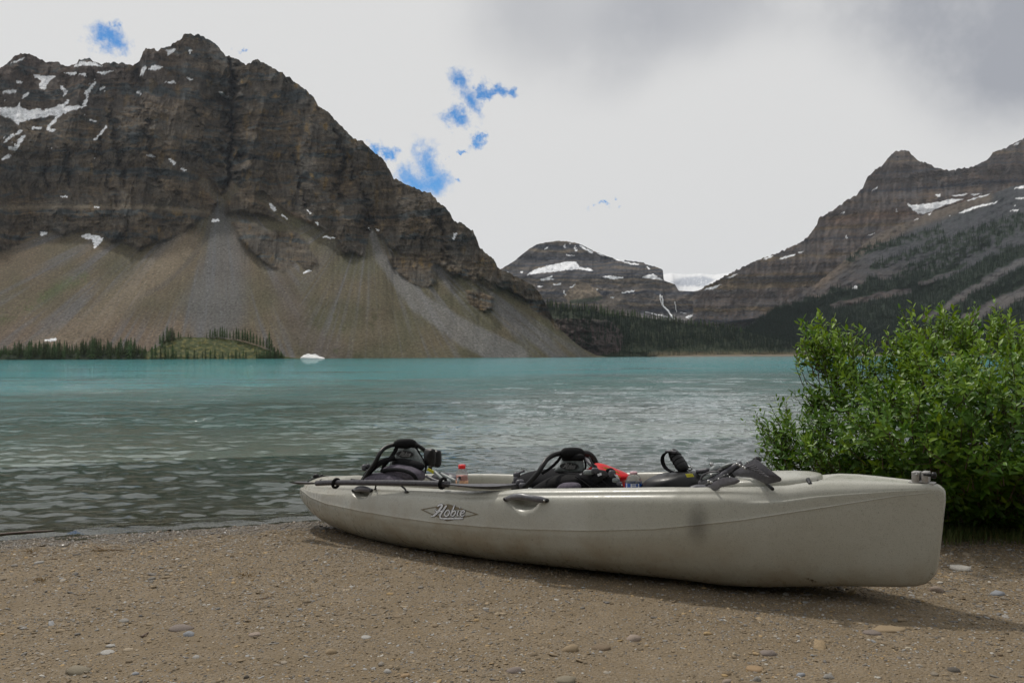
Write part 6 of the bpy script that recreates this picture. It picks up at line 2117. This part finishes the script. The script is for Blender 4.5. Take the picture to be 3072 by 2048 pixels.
stick([(-60, 1622), (30, 1614), (100, 1609), (162, 1605)], [.007, .008, .007, .004], M_WOOD, 'dark reddish stick lying along the waterline at the left edge')
stick([(285, 1638), (310, 1648), (330, 1650), (372, 1651)], [.003, .004, .004, .002], M_TWIG, 'bent dry twig on the gravel near the waterline')
stick([(150, 1676), (180, 1677), (212, 1674)], [.002, .003, .002], M_TWIG, 'thin straight twig left of the bent dry twig')
stick([(452, 1622), (462, 1620), (466, 1626)], [.004, .004, .003], M_WOOD, 'short dark twig at the damp edge of the gravel')
stick([(775, 1797), (800, 1793), (822, 1787)], [.002, .003, .002], M_TWIG, 'thin twig on the gravel below the far hull')
stick([(425, 1912), (436, 1905), (445, 1898)], [.004, .004, .002], M_WOOD, 'short brown stick leaning out of the gravel at the lower left')


def grass_tufts():
    m, t = mat('dry_straw')
    oi = t.n('ShaderNodeNewGeometry')
    c = t.mix(t.noise(oi.outputs['Position'], 60, 2), (0.22, 0.14, 0.05, 1), (0.13, 0.085, 0.035, 1))
    t.n('ShaderNodeOutputMaterial', ins={'Surface': t.n('ShaderNodeBsdfPrincipled', ins={'Base Color': c, 'Roughness': 0.9})})
    r = random.Random(11)
    for (cx, cy, w, lab) in ((305, 1652, 55, 'wisp of brown straw by the bent dry twig'), (735, 1727, 40, 'orange brown wisp of straw in front of the far hull'), (120, 1741, 28, 'small wisp of straw at the left of the beach'), (95, 1657, 34, 'flat straw wisp just above the waterline at the left')):
        mb = MB()
        for k in range(22):
            x = cx + r.gauss(0, w * .35); y = cy + r.gauss(0, 3)
            a = ground_at(x, y); b = ground_at(x + r.uniform(-w, w) * .5, y + r.uniform(-4, 4))
            mid = (a + b) / 2; mid[2] += r.uniform(.004, .014)
            mb.tube([a + [0, 0, .002], mid, b + [0, 0, .003]], [.0012, .0012, .0006], 4, 2)
        me = mb.mesh('straw', weld=False)
        obj('straw_wisp', me, m, label=lab, cat='straw', group='straw on the beach', kind='stuff')


grass_tufts()


# ------------------------------------------------------------------ willow bush
def leaf_mesh(k):
    """one narrow pointed leaf, a metre long, folded along the midrib and curled"""
    r = random.Random(k + 900)
    mb = MB()
    rows = [(0.0, 0.02), (0.2, 0.125), (0.48, 0.175), (0.8, 0.10), (1.0, 0.004)]
    curl = r.uniform(-0.10, 0.28); fold = r.uniform(0.03, 0.09); sw = r.uniform(-.06, .06)
    V = []
    for u, w in rows:
        z = -curl * u * u
        V += [(sw * u * u - w, u, z + fold * w / .165), (sw * u * u, u, z), (sw * u * u + w, u, z + fold * w / .165)]
    F = []
    for i in range(len(rows) - 1):
        a = i * 3
        F += [(a, a + 1, a + 4, a + 3), (a + 1, a + 2, a + 5, a + 4)]
    mb.add(V, F)
    me = bpy.data.meshes.new('leaf'); me.from_pydata(mb.V, [], mb.F)
    me.polygons.foreach_set('use_smooth', np.ones(len(me.polygons), bool)); me.update()
    return me


def leaf_material():
    m, t = mat('willow_leaf')
    at_ = t.n('ShaderNodeAttribute', attribute_name='tint')
    oi = t.n('ShaderNodeObjectInfo')
    v = t.math('ADD', at_.outputs['Fac'], t.math('MULTIPLY', oi.outputs['Random'], 0.0))
    g = t.n('ShaderNodeNewGeometry')
    nz = t.noise(g.outputs['Position'], 24, 2)
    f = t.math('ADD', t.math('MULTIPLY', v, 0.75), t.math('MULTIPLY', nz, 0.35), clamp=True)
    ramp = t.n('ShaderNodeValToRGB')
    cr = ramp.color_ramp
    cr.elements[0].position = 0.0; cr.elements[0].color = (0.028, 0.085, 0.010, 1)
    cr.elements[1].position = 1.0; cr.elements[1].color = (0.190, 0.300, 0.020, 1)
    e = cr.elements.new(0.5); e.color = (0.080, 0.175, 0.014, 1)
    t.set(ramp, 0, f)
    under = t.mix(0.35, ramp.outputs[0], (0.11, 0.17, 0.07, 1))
    col = t.mix(g.outputs['Backfacing'], ramp.outputs[0], under)
    p = t.n('ShaderNodeBsdfPrincipled', ins={'Base Color': col, 'Roughness': 0.42, 'Specular IOR Level': 0.32})
    tl = t.n('ShaderNodeBsdfTranslucent', ins={'Color': t.mix(1.0, ramp.outputs[0], (1.5, 1.35, 0.5, 1), 'MULTIPLY')})
    mx = t.n('ShaderNodeMixShader', ins={0: 0.22, 1: p, 2: tl})
    t.n('ShaderNodeOutputMaterial', ins={'Surface': mx})
    return m


def bush():
    r = np.random.default_rng(21)
    out = [(2288, 1332), (2310, 1312), (2345, 1300), (2395, 1292), (2425, 1282), (2438, 1245), (2452, 1215), (2470, 1190), (2480, 1170), (2462, 1140), (2430, 1125), (2400, 1130), (2402, 1114), (2420, 1097), (2425, 1072), (2440, 1047), (2455, 1027), (2475, 1027), (2500, 1032), (2525, 1042), (2560, 1052), (2590, 1067), (2620, 1090), (2650, 1102), (2685, 1087), (2700, 1062), (2718, 1034), (2735, 1018), (2765, 1004), (2795, 994), (2830, 1004), (2870, 996), (2920, 1008), (2980, 1012), (3020, 1002), (3072, 1022), (3180, 997), (3300, 1022), (3450, 1112), (3560, 1260), (3600, 1500), (3500, 1640), (3100, 1612), (2900, 1600), (2750, 1560), (2600, 1500), (2450, 1455), (2330, 1445), (2302, 1415), (2325, 1385), (2306, 1355)]
    core = np.array([3.05, 4.95, 0.45])
    n = 9000
    px = r.uniform(2265, 3600, n); py = r.uniform(935, 1640, n)
    px[-1500:] = r.uniform(2820, 3250, 1500); py[-1500:] = r.uniform(1420, 1600, 1500)
    ok = inpoly(px, py, out)
    px, py = px[ok], py[ok]
    d = segdist(px, py, out + out[:1])
    # thickness of the bush along the line of sight follows the distance from its outline
    half = np.clip(0.10 + 0.0042 * d, 0.10, 0.85)
    w = r.random(len(px))
    D0 = np.interp(px, [2290, 2450, 2700, 3072, 3600], [4.75, 4.75, 4.65, 4.55, 4.6])
    side = np.where(w < 0.62, -1 + r.random(len(px)) * 0.55, r.uniform(-0.6, 1.0, len(px)))
    D = D0 + half * side
    P = at_depth(px, py, D)
    ok = P[:, 2] > beach_z(P[:, 0], P[:, 1], False) + 0.02
    # keep clear of the boat
    s_ = (P[:, :2] - KB) @ KT / KL; b_ = (P[:, :2] - KB) @ KN
    ok &= ~((b_ > -0.36) & (s_ < 1.0) & (P[:, 2] < 0.75))
    P = P[ok]; d = d[ok]; front = side[ok]
    thin = r.random(len(P)) < np.where(front < -0.3, 0.55, 0.62) + 0.15 * (d < 25)
    P, d = P[thin], d[thin]
    nS = len(P)
    root = empty('willow_bush', (3.0, 5.1, float(beach_z(np.array(3.0), np.array(5.1), False))), 'dense green leafy willow bush behind the near end of the kayak', 'bush')
    leaves = [leaf_mesh(k) for k in range(8)]
    LV = [np.array([v.co[:] for v in me.vertices]) for me in leaves]
    LF = np.array([p.vertices[:] for p in leaves[0].polygons])
    allL = []                                               # (kind, matrix rows, tint)
    twigs = MB()
    for i in range(nS):
        base = P[i]
        o = base - core; o[2] *= 0.6; o /= np.linalg.norm(o) + 1e-6
        dirn = o * 0.75 + np.array([0, 0, 0.75]) + r.normal(0, 0.33, 3)
        dirn /= np.linalg.norm(dirn)
        ln = r.uniform(0.08, 0.20) * (1.2 if (d[i] < 30 and r.random() < 0.5) else 1.0)
        if d[i] < 40:
            dirn = dirn * 0.6 + np.array([0, 0, 0.6]); dirn /= np.linalg.norm(dirn)
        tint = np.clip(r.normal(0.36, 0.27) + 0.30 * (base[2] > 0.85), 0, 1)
        side_v = np.cross(dirn, (0.3, 0.2, 1.0)); side_v /= np.linalg.norm(side_v)
        bend = r.normal(0, 0.05, 3)
        tip = base + dirn * ln
        if r.random() < 0.55:
            twigs.tube([base - dirn * 0.06, base + dirn * ln * 0.5 + bend * .2, tip], [.0024, .0018, .0008], 4, 1, cap=False)
        nl = int(r.integers(8, 15))
        for j in range(nl):
            f = (j + 0.5) / nl
            q = base + dirn * ln * f
            a = j * 2.4 + r.uniform(0, .6)
            outv = math.cos(a) * side_v + math.sin(a) * np.cross(dirn, side_v)
            up = 0.35 + 0.9 * f
            yv = outv * 1.0 + dirn * up + r.normal(0, 0.22, 3)
            yv /= np.linalg.norm(yv)
            zv = dirn - yv * (dirn @ yv) + r.normal(0, 0.3, 3)
            zv -= yv * (zv @ yv); zv /= np.linalg.norm(zv) + 1e-6
            xv = np.cross(yv, zv)
            size = r.uniform(0.024, 0.060) * (1.1 - 0.35 * f) * (1.0 + 0.15 * (base[2] < .5))
            wid = size * r.uniform(0.95, 1.35)
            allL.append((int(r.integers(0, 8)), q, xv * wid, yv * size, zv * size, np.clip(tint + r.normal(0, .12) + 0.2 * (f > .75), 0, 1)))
    # the leaves that show largest: in front of everything and inside the picture
    pos = np.array([l[1] for l in allL])
    qx, qy = project(pos)
    face = np.array([abs(np.dot(l[4] / np.linalg.norm(l[4]), (pos_ - CAM) / np.linalg.norm(pos_ - CAM))) * np.linalg.norm(l[3]) * np.linalg.norm(l[2]) for l, pos_ in zip(allL, pos)])
    dist = np.linalg.norm(pos - CAM, axis=1)
    bins = {}
    score = face / dist ** 2
    vis = (qx > 2280) & (qx < 3060) & (qy > 930) & (qy < 1620)
    bx = (qx // 16).astype(int); by = (qy // 16).astype(int)
    first = {}
    for i in np.where(vis)[0]:
        k = (bx[i], by[i])
        if k not in first or dist[i] < dist[first[k]]:
            first[k] = i
    cand = np.array(sorted(first.values(), key=lambda i: -score[i])[:290])
    single = set(cand.tolist())
    LM_ = leaf_material()
    V = []; F = []; T = []
    base_i = 0
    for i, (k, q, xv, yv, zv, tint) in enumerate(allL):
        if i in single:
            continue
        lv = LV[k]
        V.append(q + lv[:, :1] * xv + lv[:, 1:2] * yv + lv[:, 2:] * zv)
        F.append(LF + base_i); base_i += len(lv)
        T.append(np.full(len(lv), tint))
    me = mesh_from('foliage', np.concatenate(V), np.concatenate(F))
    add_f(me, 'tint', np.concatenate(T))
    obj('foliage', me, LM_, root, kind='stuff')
    tint_levels = {}
    for i in cand:
        k, q, xv, yv, zv, tint = allL[i]
        lev = int(tint * 4)
        key = (k, lev)
        if key not in tint_levels:
            m2 = leaves[k].copy(); m2.materials.append(LM_)
            add_f(m2, 'tint', np.full(len(m2.vertices), (lev + .5) / 4)); tint_levels[key] = m2
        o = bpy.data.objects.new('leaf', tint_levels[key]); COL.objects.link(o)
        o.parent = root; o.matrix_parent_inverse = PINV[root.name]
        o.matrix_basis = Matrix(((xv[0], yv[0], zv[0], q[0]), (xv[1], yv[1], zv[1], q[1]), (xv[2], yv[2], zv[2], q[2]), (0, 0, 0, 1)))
    M_STEM = simple_mat('willow_bark', (0.085, 0.058, 0.04), 0.8, nscale=80, namt=0.35)
    obj('twigs', twigs.mesh('twigs', weld=False), M_STEM, root, kind='stuff')
    # main branches from the ground
    for i in range(64):
        tgt = P[int(r.integers(0, nS))]
        b0 = np.array([3.0 + r.normal(0, .22), 5.0 + r.normal(0, .18), 0.0]); b0[2] = float(beach_z(b0[0], b0[1], False)) - .02
        mid = b0 * .45 + tgt * .55 + np.array([r.normal(0, .05), r.normal(0, .05), 0.10 + r.normal(0, .05)])
        q1 = b0 * .8 + mid * .2 + np.array([0, 0, .05])
        r0_ = r.uniform(.006, .012)
        obj('branch', MB().tube([b0, q1, mid, tgt], [r0_, r0_ * .9, r0_ * .55, .0015], 6, 5).mesh('branch'), M_STEM, root)
    # bare twigs that stick out at the left
    for pts in ([(2470, 1120), (2430, 1098), (2400, 1082), (2388, 1066)], [(2460, 1170), (2430, 1150), (2415, 1135)], [(2560, 1120), (2500, 1075), (2470, 1060)], [(2655, 1075), (2660, 1040), (2662, 1008)], [(2690, 1032), (2655, 1028), (2628, 1025)], [(2600, 1090), (2625, 1050), (2640, 1030)], [(2450, 1230), (2425, 1205), (2418, 1175)], [(2520, 1140), (2460, 1095), (2392, 1024)]):
        Pq = np.array([at_depth(x, y, 4.6) for x, y in pts])
        obj('bare_twig', MB().tube(Pq, np.linspace(.004, .0013, len(pts)), 5, 3).mesh('bare_twig'), M_STEM, root)


bush()


def bank_grass():
    m, t = mat('bank_grass')
    a = t.n('ShaderNodeAttribute', attribute_name='tint')
    c = t.mix(a.outputs['Fac'], (0.055, 0.115, 0.020, 1), (0.24, 0.19, 0.075, 1))
    p = t.n('ShaderNodeBsdfPrincipled', ins={'Base Color': c, 'Roughness': 0.7})
    tl = t.n('ShaderNodeBsdfTranslucent', ins={'Color': c})
    t.n('ShaderNodeOutputMaterial', ins={'Surface': t.n('ShaderNodeMixShader', ins={0: 0.25, 1: p, 2: tl})})
    r = np.random.default_rng(31)
    V = []; F = []; T = []
    n = 0
    while n < 6500:
        px = r.uniform(2780, 3250); py = 1600 + r.normal(0, 14) - 8 * perlin(np.array(px / 60), np.array(2.0), 7)
        if r.random() < 0.25:
            py = r.uniform(1550, 1606)
        p = ground_at(px, py, False)
        hh = r.uniform(.02, .07) if py > 1585 else r.uniform(.06, .22)
        a = r.uniform(0, 6.28); lean = r.uniform(0.1, 0.7) * hh
        wv = np.array([math.cos(a), math.sin(a), 0]) * r.uniform(.0012, .0026)
        lv = np.array([math.cos(a + 1.3), math.sin(a + 1.3), 0]) * lean
        i0 = len(V)
        V += [p - wv, p + wv, p + lv * .35 + [0, 0, hh * .6] + wv * .7, p + lv * .35 + [0, 0, hh * .6] - wv * .7, p + lv + [0, 0, hh]]
        F += [(i0, i0 + 1, i0 + 2, i0 + 3)]; F += [(i0 + 3, i0 + 2, i0 + 4, i0 + 4)]
        ti = np.clip(r.normal(0.12, 0.2) + (0.18 if py > 1600 else 0), 0, 1); T += [ti] * 5
        n += 1
    me = bpy.data.meshes.new('bank_grass')
    me.from_pydata([tuple(v) for v in V], [], [f if f[2] != f[3] else f[:3] for f in F]); me.update()
    me.materials.append(m)
    add_f(me, 'tint', T)
    obj('grass', me, None, kind='stuff', label='short grass and weeds along the foot of the bush')
    # moss cushions on the gravel in front of the bush
    mm = simple_mat('olive_moss', (0.105, 0.085, 0.020), 0.95, nscale=60, namt=0.5, bump=0.8, bscale=300)
    mb = MB()
    for k in range(46):
        px = r.uniform(2840, 3200); py = 1606 + r.normal(0, 8)
        p = ground_at(px, py, False)
        s = r.uniform(.012, .045)
        mb.ball(p, s, s * .8, s * .22, 9, 5)
    obj('moss', mb.mesh('moss', weld=False), mm, kind='stuff', label='olive brown moss cushions between the gravel and the bush')


bank_grass()


# ------------------------------------------------------------------ unseen wood, added behind the camera to darken the sides facing it
def shade_wood():
    r = np.random.default_rng(41)
    pr = []
    for k in range(3):
        c_, t_ = conifer_meshes(60 + k)
        c_.materials.append(NEEDLE); pr.append(c_)
    n = 150
    a = r.uniform(math.radians(192), math.radians(348), n); d = r.uniform(15, 34, n)
    x = d * np.cos(a); y = d * np.sin(a) + 1.0
    scatter('added_shade_wood', np.stack([x, y, np.maximum(beach_z(x, y, False), .2)], -1), r.uniform(0, 6.28, n), r.uniform(8, 13, n), pr, '', 'unseen spruce wood added behind the camera to shade the near sides')


shade_wood()


# ------------------------------------------------------------------ air
def haze():
    m, t = mat('haze')
    v = t.n('ShaderNodeVolumePrincipled', ins={'Color': (0.80, 0.88, 1.0, 1), 'Density': 2.2e-5, 'Anisotropy': 0.3})
    t.n('ShaderNodeOutputMaterial', ins={'Volume': v})
    zt = max(float(T['P'][..., 2].max()) for T in (LM, FM, RM, RS)) + 30
    mb = MB().box((0, 4400, (zt - 11) / 2), (16000, 0, 0), (0, 9600, 0), (0, 0, zt + 11))
    o = obj('haze', mb.mesh('haze'), m, kind='stuff', label='thin bluish summer haze over the lake')
    return o


haze()
